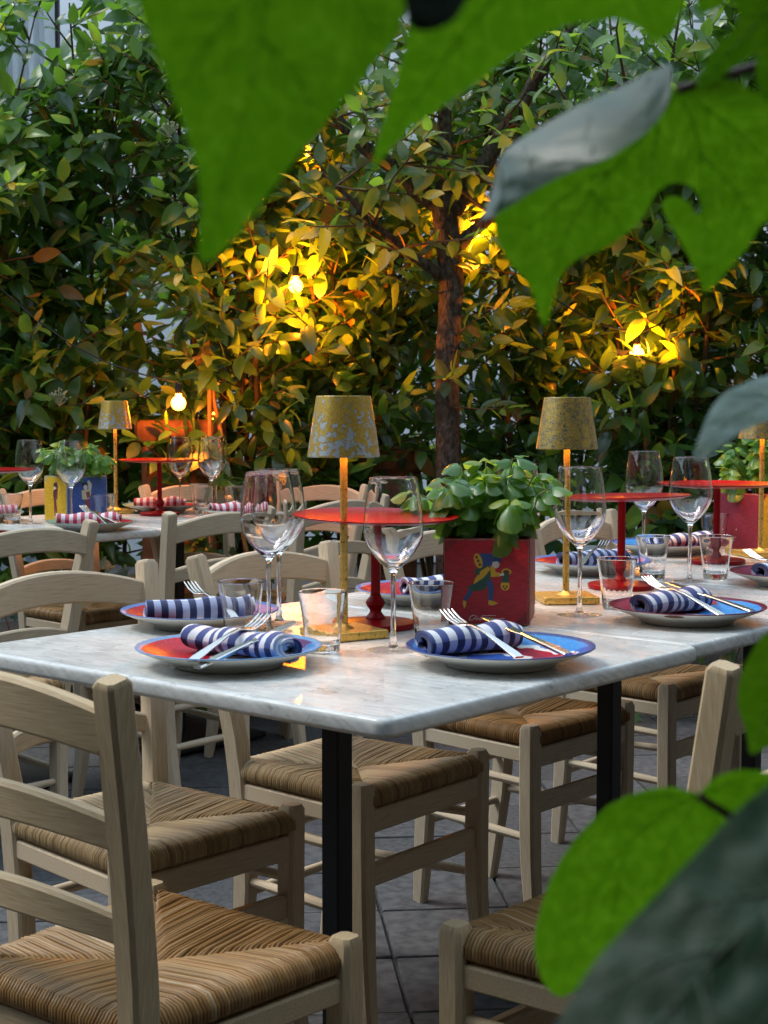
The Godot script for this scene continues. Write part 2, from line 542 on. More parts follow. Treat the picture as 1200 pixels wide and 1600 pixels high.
func box_image(k: int) -> ImageTexture:
	var f := FastNoiseLite.new(); f.seed = 80 + k; f.frequency = 0.03; f.fractal_octaves = 4
	var n := 320
	var im := Image.create(n, n, false, Image.FORMAT_RGB8)
	var ground: Color = [Color(.36, .013, .022), Color(.60, .36, .012), Color(.035, .085, .30), Color(.19, .012, .03)][k]
	for y in n:
		for x in n:
			var g := 1.0 + f.get_noise_2d(x * 0.6, y * 3.0) * 0.38
			var col := Color(ground.r * g, ground.g * g, ground.b * g)
			var edge := minf(minf(x, n - x), minf(y, n - y)) + f.get_noise_2d(x * 3.0, y * 3.0) * 6.0
			if edge < 2.5: col = col.lerp(Color(.34, .22, .14), 0.7)
			im.set_pixel(x, y, col.linear_to_srgb())
	var navy := Color(.03, .07, .20)
	var gold := Color(.62, .38, .025)
	var green := Color(.025, .09, .055)
	var pale := Color(.66, .62, .58)
	if k == 0:
		# a running figure in a green coat, blue cap and blue hose, with a jug
		fill_shape(im, [116, 96, 122, 68, 140, 52, 176, 52, 196, 66, 214, 64, 220, 78, 204, 92, 182, 92, 172, 104, 140, 102], navy)
		fill_shape(im, [184, 84, 202, 80, 212, 90, 208, 102, 196, 108, 182, 102], pale)
		fill_shape(im, [122, 112, 172, 96, 178, 120, 176, 158, 152, 190, 112, 196, 86, 182, 112, 166, 130, 140], green)
		fill_shape(im, [168, 100, 176, 112, 150, 144, 112, 170, 118, 148, 140, 118], gold)
		fill_shape(im, [176, 96, 192, 104, 196, 122, 214, 124, 212, 138, 178, 140], gold)
		oval(im, 130, 80, 15, 29, -0.3, gold)
		for q in [[124, 66], [130, 80], [136, 94]]: oval(im, q[0], q[1], 5, 6, 0, Color(.10, .03, .02))
		fill_shape(im, [118, 106, 134, 116, 136, 134, 118, 132], green)
		fill_shape(im, [98, 186, 112, 200, 92, 226, 80, 236, 74, 226, 84, 208], navy)
		fill_shape(im, [158, 158, 182, 152, 190, 182, 186, 230, 168, 228, 168, 186], navy)
		fill_shape(im, [74, 230, 86, 236, 84, 252, 78, 262, 72, 244], gold)
		fill_shape(im, [170, 228, 190, 232, 206, 240, 186, 248, 170, 246], gold)
		oval(im, 236, 120, 19, 13, 0, gold); oval(im, 236, 120, 12, 7, 0, Color(.12, .03, .02))
		fill_shape(im, [222, 126, 248, 126, 244, 150, 222, 150], green)
		oval(im, 232, 172, 17, 19, 0, gold); fill_shape(im, [218, 148, 246, 148, 246, 160, 218, 160], green)
		for q in [[226, 176], [238, 176], [232, 184]]: oval(im, q[0], q[1], 4, 4, 0, Color(.10, .03, .02))
		fill_shape(im, [212, 128, 226, 124, 228, 134, 212, 136], pale)
		stroke(im, [128, 292, 110, 286, 98, 296, 96, 306, 110, 304, 120, 296, 124, 306, 130, 296, 138, 306, 144, 296, 150, 304, 160, 298, 172, 304, 186, 298, 200, 300, 230, 296], 2.6, pale)
		stroke(im, [146, 288, 196, 286], 2.2, pale)
	elif k == 1:
		# a standing figure in dark red, one arm raised
		oval(im, 166, 60, 22, 20, 0, Color(.03, .02, .02)); oval(im, 160, 84, 13, 16, 0, pale)
		fill_shape(im, [140, 100, 186, 84, 204, 108, 200, 150, 176, 172, 148, 168, 136, 132], Color(.10, .015, .035))
		fill_shape(im, [178, 40, 196, 34, 208, 64, 206, 100, 190, 104], Color(.14, .02, .03))
		fill_shape(im, [146, 166, 178, 168, 192, 224, 190, 282, 176, 284, 170, 216, 166, 276, 154, 284, 150, 230], Color(.16, .02, .035))
		fill_shape(im, [150, 280, 166, 278, 166, 294, 150, 292], pale)
		stroke(im, [176, 110, 190, 140, 170, 160], 5, Color(.42, .12, .06))
	elif k == 2:
		# a pale figure with a black cap
		oval(im, 140, 52, 30, 14, 0, Color(.02, .02, .03)); oval(im, 144, 74, 16, 17, 0, pale)
		fill_shape(im, [112, 96, 168, 86, 190, 108, 180, 150, 150, 168, 116, 156], Color(.60, .54, .34))
		fill_shape(im, [160, 30, 176, 24, 196, 56, 188, 100, 170, 96], pale)
		fill_shape(im, [134, 160, 176, 158, 184, 212, 182, 274, 168, 276, 166, 214, 158, 272, 146, 272, 144, 214], Color(.26, .06, .08))
		fill_shape(im, [146, 110, 176, 104, 182, 146, 156, 152], Color(.28, .06, .09))
	else:
		stroke(im, [80, 250, 100, 236, 112, 250, 96, 262, 120, 246, 140, 258, 160, 246], 3.0, pale)
		stroke(im, [90, 276, 112, 264, 130, 276, 150, 266], 3.0, pale)
		for q in [[70, 210], [160, 205]]: oval(im, q[0], q[1], 4, 5, 0, pale)
	return ImageTexture.create_from_image(im)


# ------------------------------------------------------------------ chairs
func rush_seat(sd: int, warm: float) -> ArrayMesh:
	var r := RandomNumberGenerator.new()
	r.seed = sd
	var g := Geo.new()
	var cn := [Vector3(-.170, 0, .172), Vector3(.170, 0, .172), Vector3(.146, 0, -.158), Vector3(-.146, 0, -.158)]
	var mid := Vector3(0, 0, .012)
	for s in 4:
		var p0: Vector3 = cn[s]
		var p1: Vector3 = cn[(s + 1) % 4]
		var out := Vector3((p1 - p0).z, 0, -(p1 - p0).x).normalized()
		if out.dot((p0 + p1) / 2.0 - mid) < 0.0: out = -out
		var n := int((p1 - p0).length() / 0.0053)
		var dir := (p1 - p0).normalized()
		for k in n:
			var t := (k + 0.5) / n
			var e := p0.lerp(p1, t)
			var inner := p0.lerp(mid, 2.0 * t) if t < 0.5 else p1.lerp(mid, 2.0 * (1.0 - t))
			var reach := minf(t, 1.0 - t) * 2.0
			var path := [e + out * .006 + Vector3(0, .413, 0), e + out * .0155 + Vector3(0, .423, 0), e + out * .0155 + Vector3(0, .436, 0), e + out * .006 + Vector3(0, .4475, 0)]
			var bend := r.randf_range(-.003, .003)
			for q in [.15, .38, .62, .85, 1.02]:
				var sag: float = .4515 - .017 * q * reach - (.006 if q > 1.0 else 0.0)
				path.append(e.lerp(inner, q) + Vector3(0, sag, 0) + dir * bend * sin(q * PI))
			var w := (p1 - p0).length() / n * r.randf_range(.46, .54)
			var lift := r.randf_range(.0030, .0044)
			var shade := r.randf()
			var tone := Color(.28, .15, .052).lerp(Color(.50, .37, .205), clampf((shade - .5) * .5 + (1.0 - warm), 0, 1)) * r.randf_range(.82, 1.2)
			if shade < 0.06: tone = tone * .75
			if shade > 0.97: tone = tone.lerp(Color(.56, .47, .33), .4)
			var base := g.v.size()
			for q in path.size():
				var d: Vector3 = (path[mini(q + 1, path.size() - 1)] - path[maxi(q - 1, 0)]).normalized()
				var up := dir.cross(d).normalized()
				if up.dot(out + Vector3.UP * 1.2) < 0.0: up = -up
				var c := tone * r.randf_range(.9, 1.1)
				g.point(path[q] - dir * w - up * .002, Vector2.ZERO, c)
				g.point(path[q] - dir * w * .72 + up * lift * .55, Vector2.ZERO, c)
				g.point(path[q] + up * lift, Vector2.ZERO, c)
				g.point(path[q] + dir * w * .72 + up * lift * .55, Vector2.ZERO, c)
				g.point(path[q] + dir * w - up * .002, Vector2.ZERO, c)
			for q in path.size() - 1:
				for f in 4:
					var a := base + q * 5 + f
					g.tri(a, a + 1, a + 5); g.tri(a + 1, a + 6, a + 5)
	# the packed core under the cords
	var rings := []
	for q in [[.008, .413], [.012, .424], [.007, .4385], [-.08, .432]]:
		var ring := PackedVector3Array()
		for p in cn:
			var o: Vector3 = (p - mid).normalized()
			ring.append(p + o * q[0] + Vector3(0, q[1], 0))
		rings.append(ring)
	g.loft(rings, true, true, Color(.25, .145, .06))
	return g.mesh(true)

func post_path(a: Array) -> Array:
	var c := Curve3D.new()
	for k in a.size():
		var d: Vector3 = (a[mini(k + 1, a.size() - 1)] - a[maxi(k - 1, 0)]) / 6.0
		c.add_point(a[k], -d, d)
	var out := []
	for k in 13:
		out.append(c.sample_baked(c.get_baked_length() * k / 12.0, true))
	return out

func make_chair(tone: int, seat_mesh: ArrayMesh, label: String) -> Node3D:
	var t := thing("rush_seat_chair", label, "chair", Vector3.ZERO, 0.0, "rush-seated wooden chairs round the marble tables")
	var mp: Material = M["limed_beech_post_%d" % tone]
	var mr: Material = M["limed_beech_rail_%d" % tone]
	for s in [-1.0, 1.0]:
		var g := Geo.new()
		var path := post_path([Vector3(s * .185, 0, .192), Vector3(s * .176, .16, .172), Vector3(s * .177, .34, .169), Vector3(s * .178, .452, .170)])
		path.append(Vector3(s * .178, .461, .170))
		g.bar(path, [.026, .029, .032, .034, .036, .037, .038, .038, .038, .038, .038, .038, .037, .029], [.026, .029, .032, .034, .036, .037, .038, .038, .038, .038, .038, .038, .037, .029], Vector3.RIGHT, .006)
		part("front_leg", g, mp, t)
	for s in [-1.0, 1.0]:
		var g := Geo.new()
		var path := post_path([Vector3(s * .128, 0, -.176), Vector3(s * .142, .25, -.150), Vector3(s * .151, .44, -.155), Vector3(s * .172, .66, -.188), Vector3(s * .193, .838, -.226)])
		path.append(path[12] + (path[12] - path[11]).normalized() * .007)
		g.bar(path, [.027, .031, .033, .034, .035, .035, .035, .035, .035, .034, .034, .033, .033, .025], [.030, .034, .037, .040, .041, .041, .041, .040, .039, .038, .037, .036, .035, .027], Vector3.RIGHT, .005)
		part("back_post", g, mp, t)
	var span := func(y: float) -> Array:    # half width and depth of the back at a height
		var k := (y - .44) / .398
		return [lerpf(.151, .193, k) - .014, lerpf(-.155, -.226, k)]
	for q in [["top_rail", .800, .058, .024, .021], ["back_rail", .682, .042, .020, .018], ["back_rail", .567, .040, .018, .016]]:
		var g := Geo.new()
		var path := []
		var hs := []
		for k in 13:
			var a := k / 6.0 - 1.0
			var e: Array = span.call(q[1])
			path.append(Vector3(a * e[0], q[1] - q[3] * (a * a) + q[3] * .35, e[1] - .026 * (1.0 - a * a)))
			hs.append(q[2] * (1.0 - .16 * a * a))
		g.bar(path, [q[4]], hs, Vector3(0, 0, 1), .004)
		part(q[0], g, mr, t)
	# rails under the seat
	for q in [[Vector3(-.165, .391, .172), Vector3(.165, .391, .172), .042], [Vector3(-.145, .396, -.156), Vector3(.145, .396, -.156), .032], [Vector3(-.150, .396, -.145), Vector3(-.176, .396, .160), .032], [Vector3(.150, .396, -.145), Vector3(.176, .396, .160), .032]]:
		var g := Geo.new()
		g.bar([q[0], q[1]], [.022], [q[2]], (q[1] - q[0]).cross(Vector3.UP), .003)
		part("seat_rail", g, mr, t)
	part("seat", seat_mesh, M.rush, t, true)
	var fs := Geo.new()
	fs.bar([Vector3(-.168, .290, .169), Vector3(.168, .290, .169)], [.020], [.040], Vector3(0, 0, 1), .004)
	part("front_stretcher", fs, mr, t)
	for s in [-1.0, 1.0]:
		for y in [.335, .218]:
			var g := Geo.new()
			var kb: float = y / .44
			var x0: float = lerpf(.128, .151, kb) * s
			g.tube([Vector3(x0, y, -.150), Vector3(lerpf(x0, .176 * s, .5), y, .01), Vector3(.177 * s, y, .170)], [.0085, .0105, .0085], 10)
			part("side_rung", g, mr, t)
	for y in [.300, .190]:
		var g := Geo.new()
		var x0: float = lerpf(.128, .151, y / .44)
		g.tube([Vector3(-x0, y, -.155), Vector3(0, y, -.155), Vector3(x0, y, -.155)], [.0085, .0105, .0085], 10)
		part("back_rung", g, mr, t)
	return t

func retone(chair: Node3D, tone: int, seat_mesh: ArrayMesh) -> void:
	for p in chair.get_children():
		if p is MeshInstance3D:
			if String(p.name).begins_with("seat") and not String(p.name).begins_with("seat_rail"):
				p.mesh = seat_mesh
			else:
				var kind := "post" if (String(p.name).begins_with("front_leg") or String(p.name).begins_with("back_post")) else "rail"
				p.material_override = M["limed_beech_%s_%d" % [kind, tone]]


# ------------------------------------------------------------------ tables
func make_table(u0: float, u1: float, w0: float, w1: float, label: String, group: String, shift := 0.0) -> void:
	var mid := uvp((u0 + u1) / 2.0, (w0 + w1) / 2.0)
	var turn := atan2(ALONG.x, ALONG.z)              # local z runs along the row
	var t := thing("marble_table", label, "table", mid, turn, group)
	var g := Geo.new()
	var hx := (u1 - u0) / 2.0
	var hz := (w1 - w0) / 2.0
	# slab with rounded corners and an eased edge
	var rings := []
	for q in [[-.0245, .005], [-.0215, .0015], [-.018, .0], [-.008, .0], [-.0038, .0012], [-.0012, .0035], [.0, .0075]]:
		var ring := PackedVector3Array()
		for c in 4:
			for k in 6:
				var a := PI / 2.0 * (c + k / 5.0)
				var cx: float = (hx - .022) * (1.0 if c == 0 or c == 3 else -1.0)
				var cz: float = (hz - .022) * (1.0 if c < 2 else -1.0)
				ring.append(Vector3(cx + cos(a) * (.022 - q[1]), TOP + q[0], cz + sin(a) * (.022 - q[1])))
		rings.append(ring)
	g.loft(rings)
	part("tabletop", g, M.marble, t)
	g = Geo.new()
	g.box(Vector3(0, .375, shift), Vector3(.036, .694, .036), .003)
	part("column", g, M.black_steel, t)
	g = Geo.new()
	g.box(Vector3(0, .728, shift), Vector3(.30, .008, .30), .002)
	part("mounting_plate", g, M.black_steel, t)
	g = Geo.new()
	g.box(Vector3(0, .015, shift), Vector3(.42, .018, .42), .004)
	part("foot_plate", g, M.black_steel, t)


# ------------------------------------------------------------------ tableware
func glass_shape(profile: Array, segs := 40) -> Geo:
	var g := Geo.new()
	g.lathe(profile, segs)
	return g

func wine_glass_meshes() -> Array:
	var o := [[0, .0042], [.0085, .0060], [.0062, .0095], [.0050, .014], [.0040, .024], [.0037, .060], [.0038, .100], [.0048, .116], [.0075, .1225], [.0130, .1275], [.0220, .136], [.0320, .148], [.0400, .161], [.0440, .171], [.0453, .180], [.0452, .192], [.0438, .210], [.0412, .232], [.0378, .252], [.0358, .2615], [.0354, .2622], [.0350, .2615],
		[.0370, .252], [.0404, .232], [.0430, .210], [.0444, .192], [.0445, .181], [.0431, .1725], [.0390, .1625], [.0310, .150], [.0208, .1385], [.0120, .1315], [.0060, .1285], [0, .1278]]
	var f := [[0, .0004], [.0385, .0004], [.0398, .0010], [.0395, .0018], [.030, .0028], [.016, .0044], [.009, .0058]]
	return [glass_shape(o, 44).mesh(), glass_shape(f, 44).mesh()]

func tumbler_mesh() -> ArrayMesh:
	# thick base, flutes cut round the lower part, plain flared rim
	var g := Geo.new()
	var rings := []
	var outer := [[0, .0], [.020, .0], [.0245, .0010], [.0255, .0030], [.0262, .012], [.0272, .022], [.0282, .032], [.0296, .045], [.0318, .062], [.0346, .080], [.0366, .0915], [.0369, .0930], [.0364, .0930]]
	var inner := [[.0358, .0915], [.0335, .080], [.0306, .062], [.0284, .045], [.0268, .032], [.0256, .022], [.0238, .0155], [.018, .0132], [0, .0125]]
	for q in outer + inner:
		var ring := PackedVector3Array()
		var cut := 0.0
		if outer.has(q) and q[1] > .002 and q[1] < .034:
			cut = .0007 * (1.0 - smoothstep(.022, .034, q[1]))
		for s in 64:
			var a := TAU * s / 64.0
			var r: float = q[0] - cut * (0.5 + 0.5 * cos(a * 16.0))
			ring.append(Vector3(cos(a) * maxf(r, .0004), q[1], sin(a) * maxf(r, .0004)))
		rings.append(ring)
	g.loft(rings)
	return g.mesh()

func make_plate(style: int, label: String, at: Vector3, r: float, group: String) -> Node3D:
	var t := thing("painted_plate", label, "plate", at, 0.0, group)
	var k := r / .133
	var g := Geo.new()
	g.lathe([[0, .0], [.070 * k, .0], [.076 * k, .0006], [.079 * k, .003], [.083 * k, .0075], [.100 * k, .0140], [.118 * k, .0205], [.131 * k, .0262], [.133 * k, .0280], [.1325 * k, .0290], [.1305 * k, .0288], [.118 * k, .0240], [.100 * k, .0175], [.082 * k, .0115], [.060 * k, .0095], [0, .0090]], 56)
	part("body", g, M.white_glaze, t)
	g = Geo.new()
	g.lathe([[.1334 * k, .0281], [.1331 * k, .0296], [.1310 * k, .0296], [.118 * k, .0248], [.100 * k, .0183], [.082 * k, .0123], [.060 * k, .0103], [0, .0098]], 56, false)
	g.flat_uv(r)
	part("painted_face", g, M["painted_glaze_%d" % style], t)
	return t

func napkin_mesh(length: float, wide: float, tall: float, turns: float, sd: int) -> ArrayMesh:
	# a cloth rolled up and a little flattened: the section is a spiral sheet
	var r := RandomNumberGenerator.new(); r.seed = sd
	var g := Geo.new()
	var n := 46
	var m := 15
	var rings := []
	var arcs := PackedFloat32Array()
	for q in m:
		var x := (float(q) / (m - 1) - 0.5) * length
		var ring := PackedVector3Array()
		var e := 1.0 + 0.07 * sin(q * 1.1 + sd) + 0.10 * (q / (m - 1.0) - 0.5)
		var lean := 0.0035 * sin(q * 0.9 + sd * 2.0)
		for side in 2:
			for j in n:
				var k := float(j) / (n - 1) if side == 0 else 1.0 - float(j) / (n - 1)
				var a := k * TAU * turns + sd
				var rad := lerpf(0.22, 1.0, pow(k, 0.8)) * (1.0 + 0.05 * sin(a * 1.5 + sd)) - (0.0 if side == 0 else 0.055)
				rad *= 1.0 + 0.07 * sin(q * .8 + a * 2.0 + sd) * k
				var p := Vector3(x + .007 * sin(a * 0.7 + sd), sin(a) * rad * tall * 0.5 * e + lean * .5, cos(a) * rad * wide * 0.5 * e + lean)
				p.y = maxf(p.y, -tall * 0.43 + .001 * rad)
				ring.append(p + Vector3(0, tall * 0.43, 0))
		rings.append(ring)
	g.loft(rings)
	for k in g.v.size():
		var p := g.v[k]
		var s := fposmod(float(k % (2 * n + 1)) / (2.0 * n), 1.0)
		g.uv[k] = Vector2(p.x / .046, (s if s < 0.5 else 1.0 - s) * 5.0)
	return g.mesh()

func make_fork(label: String, group: String) -> Node3D:
	var t := thing("fork", label, "fork", Vector3.ZERO, 0.0, group)
	var g := Geo.new()
	g.bar([Vector3(-.100, .003, 0), Vector3(-.085, .004, 0), Vector3(-.04, .007, 0), Vector3(0, .0095, 0), Vector3(.028, .0085, 0), Vector3(.040, .005, 0)], [.015, .0165, .0105, .0065, .0062, .009], [.0026, .003, .0032, .0036, .0034, .0022], Vector3(0, 0, 1), .0009)
	part("handle", g, M.steel, t)
	g = Geo.new()
	g.bar([Vector3(.038, .0055, 0), Vector3(.048, .0025, 0), Vector3(.060, .0015, 0)], [.010, .021, .0235], [.0022], Vector3(0, 0, 1), .0008)
	part("head", g, M.steel, t)
	for k in 4:
		g = Geo.new()
		var z := (k - 1.5) * .0066
		g.bar([Vector3(.058, .0016, z * .93), Vector3(.080, .0025, z), Vector3(.100, .0075, z), Vector3(.106, .0095, z)], [.0036, .0032, .0026, .0012], [.0022, .002, .0018, .001], Vector3(0, 0, 1), .0006)
		part("tine", g, M.steel, t)
	return t

func make_knife(label: String, group: String) -> Node3D:
	var t := thing("table_knife", label, "knife", Vector3.ZERO, 0.0, group)
	var g := Geo.new()
	g.bar([Vector3(-.108, .0045, 0), Vector3(-.090, .0045, 0), Vector3(-.04, .0045, 0), Vector3(.004, .0045, 0)], [.014, .0165, .0125, .0085], [.004, .0055, .0055, .0048], Vector3(0, 0, 1), .0014)
	part("handle", g, M.steel, t)
	g = Geo.new()
	g.bar([Vector3(.003, .0045, 0), Vector3(.02, .0045, .001), Vector3(.06, .0045, .002), Vector3(.095, .0045, .0005), Vector3(.108, .0045, -.004)], [.009, .016, .0185, .016, .003], [.0024, .0016, .0015, .0013, .0008], Vector3(0, 0, 1), .0005)
	part("blade", g, M.steel, t)
	return t

# lays a long thing from a to b (its local x axis), resting as given
func lay(o: Node3D, a: Vector3, b: Vector3, roll := 0.0) -> void:
	var x := (b - a).normalized()
	var z := x.cross(Vector3.UP).normalized()
	var y := z.cross(x)
	o.transform = Transform3D(Basis(x, y, z).rotated(x, roll), (a + b) / 2.0)

func make_stand(label: String, at: Vector3, tilt: float, group: String) -> void:
	var t := thing("red_cake_stand", label, "cake stand", at, 0.7, group)
	var g := Geo.new()
	g.lathe([[0, .0], [.064, .0], [.067, .0015], [.067, .0085], [.065, .0105], [.030, .0125], [.022, .0145], [0, .0145]], 48)
	part("base", g, M.red_enamel, t)
	g = Geo.new()
	g.lathe([[.016, .012], [.0175, .016], [.0135, .021], [.0095, .026], [.0105, .031], [.0155, .037], [.0165, .042], [.0135, .048], [.0095, .052], [.0080, .058], [.0080, .176], [.012, .1795], [.0, .1795]], 24)
	part("stem", g, M.red_enamel, t)
	g = Geo.new()
	g.lathe([[0, .1780], [.090, .1790], [.125, .1822], [.1365, .1862], [.1380, .1882], [.1365, .1886], [.122, .1848], [.090, .1818], [0, .1810]], 64)
	var o := part("plate", g, M.red_enamel, t)
	o.rotation.x = tilt
	o.position = Vector3(0, .18 * (1.0 - cos(tilt)), -.18 * sin(tilt))

func make_lamp(label: String, at: Vector3, turn: float, flaked: bool, group: String, power: float) -> void:
	var t := thing("table_lamp", label, "lamp", at, turn, group)
	var g := Geo.new()
	g.box(Vector3(0, .0075, 0), Vector3(.105, .013, .105), .0015)
	part("base", g, M.gold_leaf, t)
	g = Geo.new()
	g.lathe([[.017, .0138], [.014, .0165], [.0078, .0185], [.0062, .024], [.0060, .300], [0, .300]], 20)
	part("stem", g, M.gold_leaf, t)
	g = Geo.new()
	var prof := [[.0575, .288], [.0578, .2905], [.0435, .383], [.0432, .3846], [.0424, .3846], [.0426, .3825], [.0566, .2905], [.0568, .288]]
	var rings := []
	for q in prof + [prof[0]]:
		var ring := PackedVector3Array()
		for s in 48:
			var a := TAU * s / 48.0 + 1.9
			ring.append(Vector3(cos(a) * q[0], q[1], sin(a) * q[0]))
		rings.append(ring)
	g.loft(rings, false)
	g.outward(0)
	for k in g.v.size():
		g.uv[k].y = (.3846 - g.v[k].y) / .0966 * 0.96 + 0.02
	part("shade", g, M.gold_leaf_flaked if flaked else M.gold_leaf_dull, t)
	g = Geo.new()
	for k in 3:
		var a := TAU * k / 3.0
		g.tube([Vector3(0, .300, 0), Vector3(cos(a) * .0548, .300, sin(a) * .0548)], [.0014], 6)
	part("shade_holder", g, M.brass, t)
	g = Geo.new()
	g.lathe([[0, .301], [.014, .301], [.0175, .306], [.0175, .340], [.014, .352], [0, .354]], 20)
	part("led_bulb", g, M.lamp_glow, t)
	var l := OmniLight3D.new()
	l.name = "lamp_light"
	l.position = Vector3(0, .325, 0)
	l.light_color = Color(1.0, 0.66, 0.26)
	l.light_energy = power
	l.light_size = 0.016
	l.omni_range = 8.0
	l.omni_attenuation = 2.0
	l.shadow_enabled = true
	t.add_child(l, true)


# ------------------------------------------------------------------ planter boxes and basil
func make_box(label: String, at: Vector3, turn: float, faces: Array, body: Material, group: String) -> void:
	var t := thing("planter_box", label, "planter", at, turn, group)
	var s := .146
	var g := Geo.new()
	for q in [[Vector3(0, s / 2, s / 2 - .005), Vector3(s, s, .010)], [Vector3(0, s / 2, -s / 2 + .005), Vector3(s, s, .010)], [Vector3(s / 2 - .005, s / 2, 0), Vector3(.010, s, s - .020)], [Vector3(-s / 2 + .005, s / 2, 0), Vector3(.010, s, s - .020)], [Vector3(0, .006, 0), Vector3(s - .02, .012, s - .02)]]:
		g.box(q[0], q[1], .003)
	part("box_body", g, body, t)
	for k in faces.size():
		if faces[k] == null: continue
		g = Geo.new()
		g.grid(6, 6, func(a: float, b: float) -> Vector3:
			var e := .0008 - .0022 * pow(maxf(absf(a - .5), absf(b - .5)) * 2.0, 12.0)
			return Vector3((a - .5) * (s - .003), s - .0015 - b * (s - .003), s / 2 + .0012 + e))
		var o := part("painted_face", g, faces[k], t)
		o.rotation.y = [0.0, PI / 2, -PI / 2][k]
	g = Geo.new()
	g.box(Vector3(0, s - .022, 0), Vector3(s - .021, .016, s - .021), .004)
	part("potting_soil", g, M.soil, t)

func leaf_mesh(length: float, wide: float, droop: float, fold: float, cup: float, rows := 5, blunt := 0.0) -> ArrayMesh:
	# a blade along +z with its upper face to +y
	var g := Geo.new()
	g.grid(rows, 4, func(a: float, b: float) -> Vector3:
		var w := pow(sin(PI * clampf(pow(b, 0.82), 0.0, 1.0)), 0.75 - blunt) * wide * 0.5
		if b < .001 or b > .999: w = .0006
		var s := (a - .5) * 2.0
		return Vector3(s * w, -droop * b * b * length + absf(s) * w * fold - cup * s * s * w + .03 * wide * sin(b * 9.0) * absf(s), b * length * (1.0 - droop * .25)))
	return g.mesh()

func aim(p: Vector3, d: Vector3, up: Vector3, k: float) -> Transform3D:
	var z := d.normalized()
	var x := up.cross(z)
	x = x.normalized() if x.length() > 0.05 else Vector3.RIGHT.cross(z).normalized()
	return Transform3D(Basis(x * k, z.cross(x) * k, z * k), p)

func make_basil(label: String, at: Vector3, count: int, spread: float, height: float, sd: int, group: String) -> void:
	var t := thing("basil_plant", label, "plant", at, 0.0, group)
	var r := RandomNumberGenerator.new(); r.seed = sd
	var blades := []
	for q in [[.042, .033, .65, -.40, .80], [.036, .029, .45, -.35, .65], [.050, .038, .85, -.35, .65], [.026, .017, .1, .25, .1]]:
		blades.append(leaf_mesh(q[0], q[1], q[2], q[3], q[4], 7, .25))
	var stems := maxi(9, count / 13)
	var made := 0
	for k in stems:
		var a := TAU * k / stems + r.randf_range(-.3, .3)
		var out := Vector3(cos(a), 0, sin(a))
		var lean := r.randf_range(.25, 1.0) * spread * (1.0 if k % 3 else .35)
		var h := height * r.randf_range(.62, 1.0) * (1.0 - .35 * lean / spread)
		var foot := out * r.randf_range(.01, .045)
		var tip := foot + out * lean * .75 + Vector3(0, h, 0)
		var path := []
		for q in 6:
			var f := q / 5.0
			path.append(foot.lerp(tip, f) + Vector3(0, h * .18 * sin(f * PI), 0))
		var g := Geo.new()
		g.tube(path, [.0026, .0024, .0021, .0018, .0015, .0010], 6)
		part("stem", g, M.young_stem, t)
		var here := count / stems
		for q in here:
			var f := 1.0 - pow(float(q) / here, 1.1) * .72
			var i0 := int(f * 4.999)
			var p: Vector3 = path[i0].lerp(path[mini(i0 + 1, 5)], f * 5.0 - i0)
			var b := a + q * 2.2 + r.randf_range(-.5, .5)
			var o := (Vector3(cos(b), r.randf_range(.05, .6) if q < 3 else r.randf_range(-.55, .30), sin(b)) + out * .45).normalized()
			var leaf := MeshInstance3D.new()
			leaf.name = "leaf"
			leaf.mesh = blades[r.randi() % 3 if q > 1 else (3 if r.randf() < .4 else 1)]
			leaf.material_override = M[["basil_a", "basil_b", "basil_a", "basil_b"][r.randi() % 4] if q > 1 or r.randf() < .6 else "basil_c"]
			leaf.transform = aim(p + o * .006, o, Vector3(r.randf_range(-.3, .3), 1, r.randf_range(-.3, .3)), r.randf_range(.72, 1.15))
			t.add_child(leaf, true)
			made += 1


# ------------------------------------------------------------------ hedge
var leaf_shapes := []

func wander(a: Vector3, b: Vector3, n: int, amp: float, r: RandomNumberGenerator) -> Array:
	var out := []
	var w := Vector3.ZERO
	for k in n:
		var f := k / (n - 1.0)
		out.append(a.lerp(b, f) + w)
		w += Vector3(r.randf_range(-amp, amp), r.randf_range(-amp * .4, amp * .4), r.randf_range(-amp, amp))
	return out

# leaves along a shoot: alternate blades and a rosette at the tip
func shoot_leaves(path: Array, n: int, size: float, fresh: float, r: RandomNumberGenerator, into: Array) -> void:
	var turn := r.randf() * TAU
	var last: int = path.size() - 1
	var d: Vector3 = (path[last] - path[0]).normalized()
	var x := d.cross(Vector3.UP).normalized()
	var y := x.cross(d)
	for k in n:
		var f := 1.0 - .85 * float(k) / n
		var at := f * last
		var i0 := mini(int(at), last - 1)
		var p: Vector3 = path[i0].lerp(path[i0 + 1], at - i0)
		turn += 2.4
		var side := x * cos(turn) + y * sin(turn)
		var o := (d * (1.0 if k < 3 else .55) + side * (.75 if k < 3 else 1.0) + Vector3(0, r.randf_range(-.35, .3), 0)).normalized()
		var up := (Vector3(0, .85, .6) + side * .5 + Vector3(r.randf_range(-.6, .6), 0, r.randf_range(-.5, .5))).normalized()
		var kind := "leaf_dark"
		var c := r.randf()
		if k < 3 and r.randf() < fresh: kind = "leaf_new" if c < .45 else "leaf_fresh"
		elif c < .38: kind = "leaf_mid"
		elif c < .45: kind = "leaf_fresh"
		elif c < .64: kind = "leaf_bluish"
		elif c > .975: kind = "leaf_old"
		var s := size * lerpf(.50, 1.22, sqrt(r.randf())) * (.8 if k < 2 else 1.0)
		into.append([aim(p + side * .004, o, up, s), kind, r.randi() % leaf_shapes.size()])

